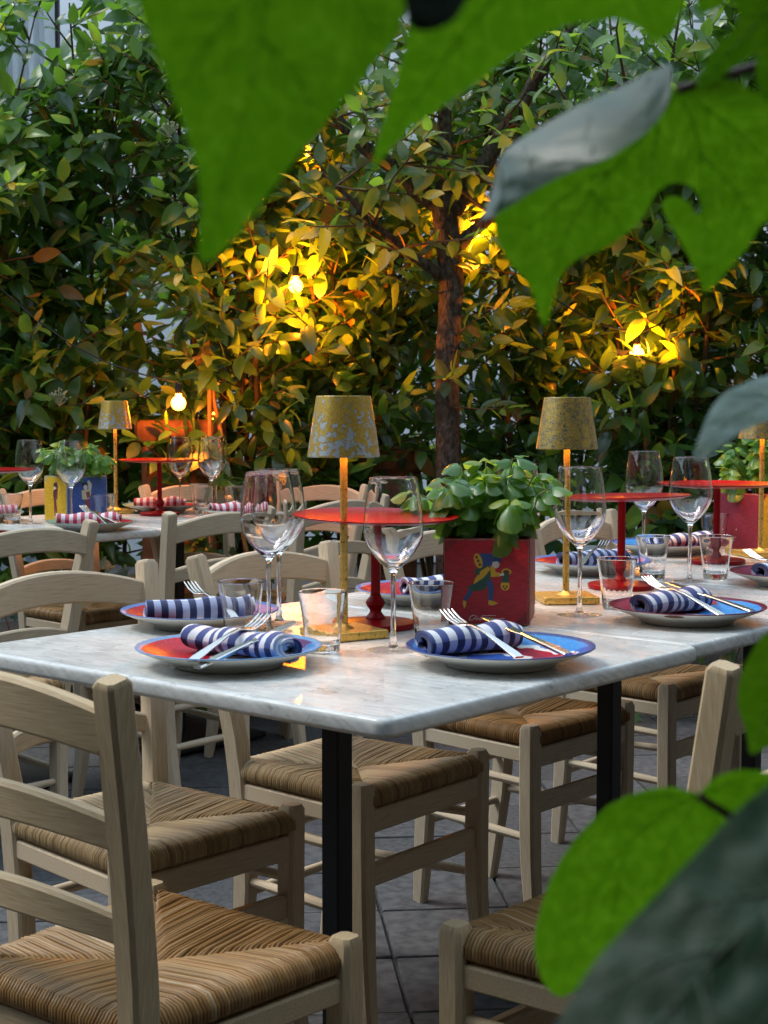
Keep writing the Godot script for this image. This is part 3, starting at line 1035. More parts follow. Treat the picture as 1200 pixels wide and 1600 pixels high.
# leaves near the viewer are parts of their own, the rest one mass
func hang_leaves(t: Node3D, all: Array, singles: int, blades: Array) -> void:
	var eye := Vector3(0, 1.13, 0)
	var seen := []
	for q in all:
		var p: Vector3 = t.position + q[0].origin
		var off := absf(p.x) / maxf(.1, -p.z) > .26 or (p.y - 1.13) / maxf(.1, -p.z) > .29
		seen.append([p.distance_to(eye) + (50.0 if off else 0.0), q])
	seen.sort_custom(func(a, b): return a[0] < b[0])
	var rest := {}
	for k in seen.size():
		var q: Array = seen[k][1]
		if k < singles:
			var leaf := MeshInstance3D.new()
			leaf.name = "leaf"
			leaf.mesh = blades[q[2]]
			leaf.material_override = M[q[1]]
			leaf.transform = q[0]
			t.add_child(leaf, true)
		else:
			if not rest.has(q[1]): rest[q[1]] = []
			rest[q[1]].append(q)
	if rest.is_empty(): return
	# the inner leaves, joined
	var v := PackedVector3Array()
	var n := PackedVector3Array()
	var m := ArrayMesh.new()
	var mats := []
	for kind in rest:
		v = PackedVector3Array(); n = PackedVector3Array()
		var idx := PackedInt32Array()
		for q in rest[kind]:
			var arr: Array = blades[q[2]].surface_get_arrays(0)
			var x: Transform3D = q[0]
			var base := v.size()
			for p in arr[Mesh.ARRAY_VERTEX]: v.append(x * p)
			for p in arr[Mesh.ARRAY_NORMAL]: n.append((x.basis * p).normalized())
			for p in arr[Mesh.ARRAY_INDEX]: idx.append(base + p)
		var a := []
		a.resize(Mesh.ARRAY_MAX)
		a[Mesh.ARRAY_VERTEX] = v; a[Mesh.ARRAY_NORMAL] = n; a[Mesh.ARRAY_INDEX] = idx
		m.add_surface_from_arrays(Mesh.PRIMITIVE_TRIANGLES, a)
		mats.append(M[kind])
	for k in mats.size(): m.surface_set_material(k, mats[k])
	var o := MeshInstance3D.new()
	o.name = "inner_foliage"
	o.mesh = m
	o.set_meta("kind", "stuff")
	t.add_child(o, true)

func make_shrub(label: String, at: Vector3, h: float, wide: float, stems: int, per: int, low: float, size: float, sd: int, fresh := 0.4) -> void:
	var t := thing("laurel_shrub", label, "shrub", at, 0.0, "laurel shrubs forming the hedge")
	var r := RandomNumberGenerator.new(); r.seed = sd
	var leaves := []
	var twigs := Geo.new()
	for s in stems:
		var foot := Vector3(r.randf_range(-.12, .12), 0, r.randf_range(-.10, .10))
		var top := Vector3(r.randf_range(-wide, wide), h * r.randf_range(.72, 1.06), r.randf_range(-.25, .25))
		var path := wander(foot, top, 10, .030, r)
		var g := Geo.new()
		var rad := r.randf_range(.008, .016)
		g.tube(path, [rad, rad, rad * .95, rad * .9, rad * .8, rad * .7, rad * .6, rad * .5, rad * .4, rad * .25], 7)
		part("stem", g, M.twig, t)
		for q in per:
			var f := lerpf(low / h, 1.0, pow((q + r.randf()) / per, .85))
			var i0 := mini(int(f * 9), 8)
			var p: Vector3 = path[i0].lerp(path[i0 + 1], f * 9 - i0)
			var a := r.randf() * TAU
			var o := Vector3(cos(a), 0, sin(a) * .8 + .35)
			var len := r.randf_range(.16, .42) * (1.0 if f < .9 else .6)
			var tip := p + o.normalized() * len + Vector3(0, r.randf_range(.02, .24), 0)
			var sp := wander(p, tip, 5, .012, r)
			twigs.tube(sp, [.0045, .004, .0032, .0025, .0015], 5)
			shoot_leaves(sp, r.randi_range(9, 13), size, fresh, r, leaves)
	part("twigs", twigs, M.twig, t)
	# a few heads of tiny buds at the ends of shoots
	for k in 3:
		var at0: Vector3 = leaves[(k * 211 + sd * 37) % leaves.size()][0].origin + Vector3(0, .03, .06)
		var b := Geo.new()
		for j in 34:
			var o := Vector3(r.randf_range(-1, 1), r.randf_range(-.1, .9), r.randf_range(-1, 1)).normalized() * r.randf_range(.018, .042)
			b.tube([at0 - Vector3(0, .03, 0), at0 + o * .9], [.0010, .0007], 4)
			b.lathe([[0, -.0040], [.0030, -.0020], [.0034, .0008], [.0018, .0034], [0, .0040]], 5, true, at0 + o)
		part("bud_cluster", b, M.blossom, t)
	hang_leaves(t, leaves, 300, leaf_shapes)

func make_tree(at: Vector3) -> void:
	var t := thing("courtyard_tree", "slender tree with a forked brown trunk growing up through the hedge", "tree", at)
	var r := RandomNumberGenerator.new(); r.seed = 404
	var g := Geo.new()
	var trunk := [Vector3(.015, -.02, 0), Vector3(.005, .5, .01), Vector3(.0, .9, 0), Vector3(-.005, 1.3, 0), Vector3(.012, 1.6, .01), Vector3(-.02, 1.92, 0)]
	g.tube(trunk, [.066, .053, .048, .046, .047, .052], 14)
	part("trunk", g, M.bark, t)
	var leaves := []
	var twigs := Geo.new()
	for q in [[Vector3(-.03, 1.88, 0), Vector3(-.55, 2.32, .10), .040, Vector3(-.30, 2.05, .08)], [Vector3(-.02, 1.88, 0), Vector3(.02, 2.75, .05), .036, Vector3(-.02, 2.3, .0)], [Vector3(.0, 1.86, 0), Vector3(.50, 2.62, .0), .042, Vector3(.18, 2.10, .06)], [Vector3(.0, 1.70, 0), Vector3(.62, 2.30, .25), .026, Vector3(.30, 1.95, .15)], [Vector3(-.02, 1.62, .02), Vector3(-.42, 1.92, .25), .024, Vector3(-.20, 1.70, .16)]]:
		var c := Curve3D.new()
		c.add_point(q[0], Vector3.ZERO, (q[3] - q[0]) * .6)
		c.add_point(q[1], (q[3] - q[1]) * .6, Vector3.ZERO)
		var path := []
		var rad := []
		for k in 9:
			path.append(c.sample_baked(c.get_baked_length() * k / 8.0) + Vector3(r.randf_range(-.012, .012), 0, r.randf_range(-.012, .012)))
			rad.append(q[2] * (1.0 - .085 * k))
		var b := Geo.new()
		b.tube(path, rad, 10)
		part("limb", b, M.bark, t)
		for k in 15:
			var p: Vector3 = path[2 + k % 7]
			var a := r.randf() * TAU
			var tip := p + Vector3(cos(a) * .34, r.randf_range(-.10, .30), sin(a) * .28 + .10)
			var sp := wander(p, tip, 5, .02, r)
			twigs.tube(sp, [.006, .005, .004, .003, .0015], 5)
			shoot_leaves(sp, r.randi_range(6, 10), 1.0, .35, r, leaves)
	for k in 7:
		var p := Vector3(0, 1.12 + k * .085, .02)
		var sp := wander(p, p + Vector3(r.randf_range(-.26, .26), r.randf_range(.0, .16), r.randf_range(.04, .22)), 5, .015, r)
		twigs.tube(sp, [.005, .004, .003, .002, .0015], 5)
		shoot_leaves(sp, r.randi_range(6, 9), .9, .35, r, leaves)
	part("twigs", twigs, M.twig, t)
	hang_leaves(t, leaves, 300, leaf_shapes)

func make_ivy(label: String, at: Vector3, wide: float, tall: float, n: int, sd: int) -> void:
	var t := thing("ivy_plant", label, "plant", at, 0.0, "ivy growing at the foot of the hedge")
	var r := RandomNumberGenerator.new(); r.seed = sd
	# five-lobed blade
	var g := Geo.new()
	var edge := [[0, 0], [.016, .004], [.026, -.006], [.030, .006], [.022, .014], [.034, .028], [.019, .028], [.010, .038], [0, .056], [-.010, .038], [-.019, .028], [-.034, .028], [-.022, .014], [-.030, .006], [-.026, -.006], [-.016, .004]]
	var mid := g.point(Vector3(0, .004, .018))
	for q in edge: g.point(Vector3(q[0], -.004 * absf(q[0]) / .03, q[1]))
	for k in edge.size(): g.tri(mid, mid + 1 + k, mid + 1 + (k + 1) % edge.size())
	var blade := g.mesh()
	var runners := Geo.new()
	for k in 6:
		var x := (k / 5.0 - .5) * wide
		runners.tube(wander(Vector3(x * .6, .02, r.randf_range(-.1, .1)), Vector3(x, tall * r.randf_range(.5, 1.0), r.randf_range(.0, .12)), 6, .03, r), [.004, .004, .003, .003, .002, .0015], 5)
	part("runners", runners, M.twig, t)
	for k in n:
		var f := r.randf()
		var p := Vector3((r.randf() - .5) * wide, .03 + pow(f, 1.3) * tall, .06 + r.randf_range(-.06, .10) * (1.2 - f))
		var leaf := MeshInstance3D.new()
		leaf.name = "leaf"
		leaf.mesh = blade
		leaf.material_override = M.ivy_leaf if r.randf() < .75 else M.leaf_mid
		leaf.transform = aim(p, Vector3(r.randf_range(-.8, .8), r.randf_range(-.9, .2), .5), Vector3(r.randf_range(-.4, .4), .5, 1.0), r.randf_range(.7, 1.2))
		t.add_child(leaf, true)

func make_bulb(label: String, at: Vector3, power: float, capped := false) -> void:
	var t := thing("string_light_bulb", label, "light bulb", at, 0.0, "warm bulbs strung through the hedge")
	var g := Geo.new()
	g.lathe([[0, .034], [.010, .034], [.0125, .038], [.0125, .068], [.009, .074], [0, .075]], 16)
	part("socket", g, M.cable, t)
	g = Geo.new()
	var prof := [[0, -.027]]
	for k in 10:
		var a := -PI / 2 + PI * (k + 1) / 11.5
		prof.append([cos(a) * .027, sin(a) * .027])
	prof.append([.0115, .030]); prof.append([.0105, .036]); prof.append([0, .036])
	g.lathe(prof, 24)
	part("bulb_globe", g, M.bulb_glow, t)
	if capped:
		g = Geo.new()
		prof = [[0, -.0290]]
		for k in 7:
			var a := -PI / 2 + PI / 2.0 * (k + 1) / 7.5
			prof.append([cos(a) * .0290, sin(a) * .0290])
		g.lathe(prof, 24, false)
		part("mirror_cap", g, M.steel, t)
	var l := OmniLight3D.new()
	l.name = "bulb_light"
	l.light_color = Color(1.0, 0.53, 0.11)
	l.light_energy = power
	l.light_size = 0.02
	l.omni_range = 9.0
	l.omni_attenuation = 2.0
	l.shadow_enabled = true
	t.add_child(l, true)


# ------------------------------------------------------------------ the vine in front (outlines in centimetres in each blade's own plane)
const BLADES := {
	"A": {"at": Vector3(-0.0274, 1.2124, -0.4000), "facing": Vector3(0.230, -0.322, 0.919), "edge": [-3.63, 2.51, -3.55, 1.84, -3.30, 1.20, -3.07, 0.60, -2.81, 0.02, -2.55, -0.60, -2.30, -1.21, -2.07, -1.76, -1.89, -2.31, -1.79, -2.88, -1.74, -3.45, -1.76, -4.02, -1.78, -4.49, -1.72, -4.72, -1.61, -4.80, -1.48, -4.77, -1.31, -4.64, -1.11, -4.45, -0.88, -4.18, -0.61, -3.82, -0.33, -3.41, -0.03, -2.96, 0.30, -2.48, 0.67, -1.98, 1.08, -1.47, 1.50, -0.92, 1.93, -0.38, 2.31, 0.09, 2.65, 0.53, 2.95, 0.89, 3.18, 1.34, 3.34, 2.12, 3.33, 2.96, 3.01, 3.67, 2.48, 4.25, 1.72, 4.63, 0.84, 4.85, -0.08, 4.94, -1.03, 4.85, -2.00, 4.52, -2.83, 4.00, -3.36, 3.29], "veins": [[0.38, 4.67, 0.24, 4.20, 0.04, 3.51, -0.14, 2.74, -0.29, 1.88, -0.42, 0.93, -0.57, -0.03, -0.77, -0.98, -0.99, -1.92, -1.18, -2.77, -1.35, -3.52, -1.49, -4.17, -1.58, -4.62], [0.12, 3.64, 0.54, 3.28, 1.13, 2.75, 1.66, 2.25, 2.04, 1.80, 2.35, 1.37, 2.57, 1.07], [-0.21, 2.43, -0.60, 2.02, -1.16, 1.42, -1.65, 0.84, -1.97, 0.30, -2.23, -0.22, -2.39, -0.58], [-0.37, 0.91, -0.08, 0.65, 0.32, 0.27, 0.66, -0.12, 0.86, -0.53, 0.98, -0.93, 1.06, -1.22]], "base": [0.38, 4.67]},
	"B": {"at": Vector3(0.0351, 1.2430, -0.4600), "facing": Vector3(0.091, -0.409, 0.908), "edge": [-3.66, -4.75, -3.66, -4.49, -3.59, -4.07, -3.51, -3.66, -3.40, -3.20, -3.25, -2.64, -3.10, -2.07, -2.98, -1.61, -2.88, -1.15, -2.83, -0.67, -2.79, -0.07, -2.83, 0.88, -2.70, 1.85, -2.07, 2.65, -1.16, 3.25, 0.04, 3.58, 1.34, 3.66, 2.62, 3.48, 3.78, 3.06, 4.68, 2.37, 5.28, 1.55, 5.38, 0.72, 5.23, -0.02, 5.02, -0.49, 4.72, -0.72, 4.38, -0.61, 4.01, -0.37, 3.66, -0.22, 3.22, -0.14, 2.47, -0.21, 1.72, -0.35, 1.28, -0.55, 0.91, -0.79, 0.52, -1.08, 0.11, -1.40, -0.33, -1.74, -0.79, -2.10, -1.25, -2.43, -1.70, -2.76, -2.18, -3.11, -2.62, -3.47, -2.97, -3.88, -3.26, -4.25, -3.50, -4.59], "veins": [[1.72, 3.50, 1.41, 2.97, 0.95, 2.20, 0.44, 1.42, -0.11, 0.69, -0.71, -0.04, -1.26, -0.75, -1.71, -1.39, -2.10, -2.00, -2.47, -2.62, -2.87, -3.34, -3.26, -4.07, -3.53, -4.59], [1.40, 2.99, 1.83, 2.63, 2.43, 2.09, 3.04, 1.49, 3.62, 0.76, 4.20, -0.04, 4.61, -0.62], [0.10, 1.06, -0.50, 1.00, -1.32, 0.90, -1.91, 0.84], [0.93, 2.13, 1.09, 1.62, 1.31, 0.91, 1.46, 0.39]], "base": [1.72, 3.50]},
	"J": {"at": Vector3(0.0134, 1.2252, -0.3700), "facing": Vector3(0.176, 0.440, 0.880), "edge": [-0.78, 1.45, -0.91, 0.59, -0.90, -0.24, -0.91, -0.68, -0.85, -0.93, -0.70, -1.07, -0.49, -1.09, -0.22, -1.02, 0.06, -0.88, 0.26, -0.68, 0.45, -0.38, 0.70, 0.08, 0.91, 0.62, 1.01, 1.22, 0.96, 1.76, 0.67, 2.15, 0.23, 2.29, -0.31, 2.01], "veins": [], "base": [0.23, 2.29]},
	"C": {"at": Vector3(0.0957, 1.2061, -0.5500), "facing": Vector3(-0.142, -0.284, 0.948), "edge": [0.58, 3.26, 0.78, 3.40, 1.05, 3.54, 1.36, 3.61, 1.75, 3.61, 2.20, 3.50, 2.71, 3.31, 3.24, 3.05, 3.79, 2.71, 4.40, 2.28, 4.93, 1.73, 5.25, 0.92, 5.39, 0.11, 5.32, -0.52, 5.07, -0.98, 4.58, -1.16, 4.06, -1.23, 3.76, -1.30, 3.53, -1.44, 3.32, -1.79, 3.08, -2.24, 2.71, -2.69, 2.32, -3.13, 2.00, -3.54, 1.75, -3.79, 1.61, -3.69, 1.49, -3.39, 1.29, -2.98, 1.07, -2.52, 0.88, -2.16, 0.70, -1.84, 0.51, -1.54, 0.33, -1.25, 0.17, -0.92, 0.08, -0.64, 0.17, -0.49, 0.34, -0.40, 0.52, -0.38, 0.71, -0.41, 0.90, -0.52, 1.07, -0.66, 1.18, -0.85, 1.27, -1.00, 1.37, -1.00, 1.44, -0.91, 1.44, -0.72, 1.39, -0.49, 1.28, -0.28, 1.12, -0.09, 0.90, 0.04, 0.65, 0.10, 0.43, 0.08, 0.22, -0.00, 0.01, -0.14, -0.17, -0.33, -0.27, -0.54, -0.36, -0.77, -0.50, -1.01, -0.69, -1.25, -0.92, -1.51, -1.21, -1.76, -1.58, -2.00, -1.97, -2.21, -2.38, -2.36, -2.76, -2.51, -3.03, -2.69, -3.23, -2.90, -3.41, -3.16, -3.55, -3.47, -3.65, -3.86, -3.74, -4.27, -3.86, -4.70, -3.98, -5.00, -4.07, -4.96, -4.16, -4.73, -4.26, -4.38, -4.38, -3.98, -4.52, -3.62, -4.70, -3.27, -4.98, -2.96, -5.26, -2.64, -5.48, -2.32, -5.64, -1.97, -5.77, -1.54, -5.79, -1.12, -5.66, -0.82, -5.35, -0.52, -4.73, -0.11, -3.99, 0.30, -3.22, 0.67, -2.43, 1.04, -1.63, 1.45, -0.90, 1.87, -0.35, 2.31, 0.06, 2.71, 0.28, 3.04, 0.41, 3.27, 0.49, 3.28], "veins": [[0.54, 3.22, 0.24, 2.79, -0.20, 2.17, -0.68, 1.54, -1.21, 0.99, -1.79, 0.42, -2.32, -0.17, -2.75, -0.80, -3.13, -1.46, -3.44, -2.18, -3.67, -3.12, -3.84, -4.13, -3.95, -4.85], [0.58, 3.18, 0.78, 2.75, 1.05, 2.14, 1.27, 1.50, 1.38, 0.90, 1.43, 0.28, 1.50, -0.47, 1.61, -1.54, 1.72, -2.76, 1.81, -3.63], [0.63, 3.22, 1.01, 2.94, 1.56, 2.54, 2.11, 2.12, 2.63, 1.71, 3.15, 1.27, 3.66, 0.79, 4.19, 0.20, 4.70, -0.42, 5.06, -0.87], [-1.55, 0.58, -1.82, 0.50, -2.23, 0.36, -2.76, 0.06, -3.55, -0.56, -4.47, -1.35, -5.14, -1.93], [-0.04, 2.17, -0.10, 1.91, -0.18, 1.52, -0.24, 1.10, -0.26, 0.63, -0.26, 0.14, -0.26, -0.22], [1.37, 1.06, 1.71, 0.72, 2.20, 0.22, 2.62, -0.27, 2.92, -0.77, 3.16, -1.26, 3.32, -1.61], [-2.32, -0.17, -2.10, -0.42, -1.79, -0.77, -1.53, -1.08, -1.37, -1.34, -1.26, -1.56, -1.19, -1.72]], "base": [0.54, 3.22]},
	"D": {"at": Vector3(0.1165, 1.2488, -0.5000), "facing": Vector3(-0.286, 0.095, 0.953), "edge": [-0.93, 2.10, -0.77, 1.20, -0.48, 0.28, -0.71, -0.10, -1.06, -0.33, -1.31, -0.69, -1.52, -1.08, -1.72, -1.52, -1.80, -1.86, -1.61, -1.88, -1.30, -1.74, -0.96, -1.50, -0.56, -1.22, -0.11, -0.97, 0.41, -0.76, 1.07, -0.73, 1.66, -0.56, 2.05, 0.17, 2.11, 1.05, 1.55, 1.94, 0.73, 2.57, -0.22, 2.55], "veins": [[1.71, 1.69, 1.36, 1.34, 0.86, 0.85, 0.38, 0.38, -0.02, -0.02, -0.41, -0.39, -0.77, -0.76, -1.14, -1.15, -1.50, -1.53, -1.74, -1.80]], "base": [1.71, 1.69]},
	"E": {"at": Vector3(0.1287, 1.2433, -0.5200), "facing": Vector3(-0.286, 0.095, 0.953), "edge": [-0.22, 0.86, -0.45, 0.62, -0.60, 0.29, -0.69, -0.05, -0.70, -0.42, -0.64, -0.82, -0.53, -1.15, -0.42, -1.34, -0.24, -1.38, 0.13, -1.19, 0.52, -0.87, 0.84, -0.49, 1.01, -0.06, 0.88, 0.42, 0.59, 0.80, 0.18, 0.92], "veins": [], "base": [1.00, 0.56]},
	"K": {"at": Vector3(0.0992, 1.2526, -0.4800), "facing": Vector3(-0.192, -0.192, 0.962), "edge": [-0.56, 0.67, -0.59, 0.21, -0.51, -0.25, -0.45, -0.45, -0.35, -0.52, -0.21, -0.49, -0.01, -0.40, 0.25, -0.29, 0.51, -0.12, 0.74, 0.13, 0.84, 0.42, 0.62, 0.76, 0.27, 0.99, -0.18, 0.92], "veins": [], "base": [0.64, 0.79]},
	"F": {"at": Vector3(0.1350, 1.1283, -0.5800), "facing": Vector3(-0.094, 0.849, 0.519), "edge": [-2.02, -3.14, -1.97, -2.49, -1.78, -1.58, -1.61, -0.79, -1.42, -0.05, -1.24, 0.55, -1.00, 1.04, -0.63, 1.45, -0.18, 1.83, 0.29, 2.29, 0.86, 2.72, 1.69, 3.13, 2.50, 3.24, 3.07, 2.67, 3.34, 1.81, 3.22, 0.85, 2.75, 0.00, 1.79, -0.39, 0.78, -0.66, 0.19, -1.00, -0.27, -1.40, -0.76, -2.01, -1.20, -2.59, -1.68, -3.03], "veins": [[3.11, 1.81, 2.53, 1.57, 1.72, 1.22, 0.96, 0.81, 0.35, 0.39, -0.20, -0.09, -0.71, -0.67, -1.21, -1.48, -1.67, -2.38, -1.97, -3.01], [0.96, 0.81, 0.69, 1.04, 0.32, 1.36, 0.05, 1.60], [0.24, 0.27, 0.09, -0.14, -0.12, -0.70, -0.26, -1.10]], "base": [3.11, 1.81]},
	"G": {"at": Vector3(0.1413, 1.0267, -0.5600), "facing": Vector3(-0.365, 0.183, 0.913), "edge": [-0.14, 2.31, -0.62, 1.89, -0.92, 1.33, -1.13, 0.85, -1.25, 0.38, -1.31, -0.10, -1.30, -0.55, -1.19, -0.93, -1.04, -1.27, -0.95, -1.61, -0.88, -1.91, -0.84, -2.20, -0.74, -2.36, -0.50, -2.23, -0.10, -1.96, 0.55, -1.72, 1.22, -1.29, 1.72, -0.40, 1.99, 0.59, 1.89, 1.48, 1.49, 2.16, 0.69, 2.40], "veins": [[1.71, 2.18, 1.38, 1.78, 0.90, 1.19, 0.43, 0.49, 0.00, -0.44, -0.41, -1.49, -0.70, -2.24]], "base": [1.71, 2.18]},
	"H": {"at": Vector3(0.0867, 0.9706, -0.5200), "facing": Vector3(0.142, -0.284, 0.948), "edge": [1.72, 3.10, 1.36, 3.22, 0.93, 3.40, 0.43, 3.42, -0.12, 3.32, -0.75, 3.10, -1.38, 2.75, -1.91, 2.22, -2.37, 1.57, -2.78, 0.78, -3.11, -0.09, -3.31, -0.99, -3.42, -1.85, -3.43, -2.54, -3.36, -3.15, -3.17, -3.81, -2.90, -4.37, -2.60, -4.76, -2.22, -4.90, -1.75, -4.63, -1.19, -4.14, -0.49, -3.54, 0.29, -2.85, 1.12, -2.11, 1.97, -1.39, 2.83, -0.80, 3.66, -0.19, 4.45, 0.66, 5.04, 1.52, 5.22, 2.19, 5.14, 2.76, 4.86, 3.24, 4.41, 3.60, 3.79, 3.81, 3.14, 3.89, 2.60, 3.83, 2.16, 3.67, 1.93, 3.35], "veins": [[1.72, 3.05, 1.27, 2.83, 0.64, 2.49, 0.02, 2.00, -0.54, 1.36, -1.08, 0.56, -1.53, -0.43, -1.86, -1.85, -2.11, -3.49, -2.28, -4.68], [1.68, 3.00, 1.44, 2.51, 1.09, 1.79, 0.80, 0.97, 0.63, -0.08, 0.51, -1.24, 0.44, -2.08], [1.63, 3.06, 1.06, 3.10, 0.24, 3.14, -0.53, 3.00, -1.19, 2.65, -1.82, 2.12, -2.35, 1.37, -2.76, 0.15, -3.06, -1.31, -3.26, -2.38], [1.82, 3.00, 2.07, 2.67, 2.43, 2.18, 2.75, 1.62, 2.96, 0.92, 3.12, 0.14, 3.23, -0.42], [1.90, 3.09, 2.22, 3.23, 2.68, 3.41, 3.19, 3.45, 3.82, 3.24, 4.50, 2.90, 4.99, 2.64], [-0.65, 0.91, -0.68, 0.38, -0.72, -0.40, -0.78, -1.23, -0.85, -2.16, -0.93, -3.13, -0.99, -3.83]], "base": [1.72, 3.05]},
	"I": {"at": Vector3(0.0768, 1.0043, -0.3600), "facing": Vector3(-0.278, 0.754, 0.595), "edge": [1.56, 5.63, 1.01, 5.34, 0.63, 4.60, 0.22, 4.07, -0.17, 3.51, -0.54, 2.86, -0.89, 2.19, -1.24, 1.56, -1.59, 0.95, -1.95, 0.34, -2.28, -0.24, -2.50, -0.71, -2.69, -1.17, -2.87, -1.67, -3.03, -2.21, -3.20, -2.85, -3.18, -3.54, -2.75, -4.35, -2.04, -5.00, -1.04, -5.22, 0.13, -5.13, 1.45, -4.75, 2.66, -4.04, 3.54, -2.93, 4.06, -1.40, 4.02, 0.85, 3.55, 3.20, 2.60, 4.77], "veins": [[2.92, 3.48, 2.46, 2.85, 1.81, 1.97, 1.17, 1.06, 0.61, 0.21, 0.07, -0.66, -0.44, -1.58, -0.98, -2.71, -1.49, -3.86, -1.83, -4.66], [1.66, 1.75, 1.34, 1.63, 0.86, 1.47, 0.38, 1.29, -0.14, 1.08, -0.68, 0.86, -1.06, 0.70], [0.47, -0.09, 0.11, -0.22, -0.41, -0.40, -0.93, -0.67, -1.46, -1.08, -1.98, -1.57, -2.35, -1.92], [1.17, 1.06, 1.41, 0.47, 1.74, -0.35, 1.96, -1.16, 1.99, -1.97, 1.93, -2.78, 1.88, -3.33], [-0.11, -1.03, 0.13, -1.51, 0.45, -2.17, 0.67, -2.81, 0.69, -3.43, 0.62, -4.05, 0.56, -4.47], [2.16, 2.45, 2.43, 2.03, 2.79, 1.45, 3.10, 0.85, 3.32, 0.22, 3.48, -0.43, 3.59, -0.87]], "base": [2.92, 3.48]},
}
const CURL_TOP := [0.31, 4.09, 0.11, 4.02, -0.18, 3.91, -0.50, 3.78, -0.83, 3.63, -1.19, 3.46, -1.57, 3.28, -1.99, 3.12, -2.43, 2.95, -2.87, 2.77, -3.33, 2.53, -3.79, 2.28, -4.20, 2.04, -4.54, 1.85, -4.84, 1.68, -5.09, 1.52, -5.28, 1.37, -5.42, 1.23, -5.52, 1.07, -5.60, 0.86, -5.64, 0.63, -5.69, 0.39, -5.77, 0.14, -5.85, -0.12, -5.93, -0.37, -6.03, -0.63, -6.13, -0.87, -6.20, -1.05]
const CURL_LOW := [0.33, 4.05, 0.33, 3.90, 0.34, 3.68, 0.30, 3.44, 0.23, 3.19, 0.12, 2.91, -0.05, 2.64, -0.29, 2.40, -0.58, 2.16, -0.90, 1.94, -1.24, 1.74, -1.60, 1.55, -1.99, 1.36, -2.43, 1.17, -2.89, 0.99, -3.32, 0.80, -3.68, 0.60, -4.01, 0.40, -4.32, 0.20, -4.61, -0.00, -4.87, -0.20, -5.12, -0.39, -5.35, -0.55, -5.57, -0.70, -5.76, -0.83, -5.94, -0.93, -6.09, -1.01, -6.20, -1.07]

var ruffle := FastNoiseLite.new()

# height of a blade over its own plane, in centimetres: an arched sheet, puckered between the veins
func swell(x: float, y: float, arch: float, pucker: float, sd: float) -> float:
	return -arch * (x * x + y * y * .35) + pucker * ruffle.get_noise_3d(x * 6.0, y * 6.0, sd)

func vine_leaf(t: Node3D, key: String, blade_mat: Material, vein_mat: Material, arch: float, pucker: float, vein_wide: float, label := "") -> void:
	var q: Dictionary = BLADES[key]
	var face: Vector3 = q.facing
	var right := Vector3.UP.cross(face).normalized()
	var up := face.cross(right)
	var frame := Transform3D(Basis(right, up, face), q.at)
	var poly := PackedVector2Array()
	for k in range(0, q.edge.size(), 2):
		poly.append(Vector2(q.edge[k], q.edge[k + 1]))
	var lo := poly[0]
	var hi := poly[0]
	for p in poly:
		lo = lo.min(p); hi = hi.max(p)
	var step := maxf(.16, (hi - lo).length() / 52.0)
	var pts := poly.duplicate()
	var inset := Geometry2D.offset_polygon(poly, -step * .45)
	var y := lo.y
	var row := 0
	while y < hi.y:
		var x := lo.x + (step * .5 if row % 2 else 0.0)
		while x < hi.x:
			for ip in inset:
				if Geometry2D.is_point_in_polygon(Vector2(x, y), ip):
					pts.append(Vector2(x, y))
					break
			x += step
		y += step * .87
		row += 1
	var idx := Geometry2D.triangulate_delaunay(pts)
	var g := Geo.new()
	var sd := float(key.unicode_at(0)) * 7.0
	for p in pts:
		g.point(frame * (Vector3(p.x, p.y, swell(p.x, p.y, arch, pucker, sd)) * .01))
	for k in range(0, idx.size(), 3):
		var mid := (pts[idx[k]] + pts[idx[k + 1]] + pts[idx[k + 2]]) / 3.0
		if Geometry2D.is_point_in_polygon(mid, poly):
			var cw := (pts[idx[k + 1]] - pts[idx[k]]).cross(pts[idx[k + 2]] - pts[idx[k]]) < 0.0
			if cw: g.tri(idx[k], idx[k + 1], idx[k + 2])
			else: g.tri(idx[k], idx[k + 2], idx[k + 1])
	var blade := part("leaf", g, blade_mat, t)
	if label: blade.set_meta("label", label)
	for vein in q.veins:
		var path := []
		var rad := []
		var n: int = vein.size() / 2
		for k in n:
			var x: float = vein[k * 2]
			var z: float = vein[k * 2 + 1]
			path.append(frame * (Vector3(x, z, swell(x, z, arch, pucker, sd) + .004) * .01))
			rad.append(vein_wide * .01 * (1.0 - .75 * k / float(n)))
		var b := Geo.new()
		b.tube(path, rad, 6)
		part("vein", b, vein_mat, blade)
	# finer veins branch off on both sides
	var fine := Geo.new()
	for vein in q.veins:
		var n: int = vein.size() / 2
		for k in range(1, n - 1):
			var p := Vector2(vein[k * 2], vein[k * 2 + 1])
			var d := (Vector2(vein[k * 2 + 2], vein[k * 2 + 3]) - Vector2(vein[k * 2 - 2], vein[k * 2 - 1])).normalized()
			for s in [-1.0, 1.0]:
				var o := d.rotated(s * .85)
				var path := []
				var len := (hi - lo).length() * .13 * (1.0 - .5 * k / float(n))
				for j in 6:
					var e := p + o * len * j / 5.0 + d * len * .05 * j * j / 5.0
					if not Geometry2D.is_point_in_polygon(e, poly): break
					path.append(frame * (Vector3(e.x, e.y, swell(e.x, e.y, arch, pucker, sd) + .002) * .01))
				if path.size() > 2:
					fine.tube(path, [vein_wide * .0045, vein_wide * .004, vein_wide * .003, vein_wide * .0025, vein_wide * .002, vein_wide * .001], 5)
	if fine.v.size():
		part("fine_veins", fine, vein_mat, blade)

func blade_point(key: String, x: float, y: float) -> Vector3:
	var q: Dictionary = BLADES[key]
	var face: Vector3 = q.facing
	var right := Vector3.UP.cross(face).normalized()
	return Transform3D(Basis(right, face.cross(right), face), q.at) * (Vector3(x, y, 0) * .01)

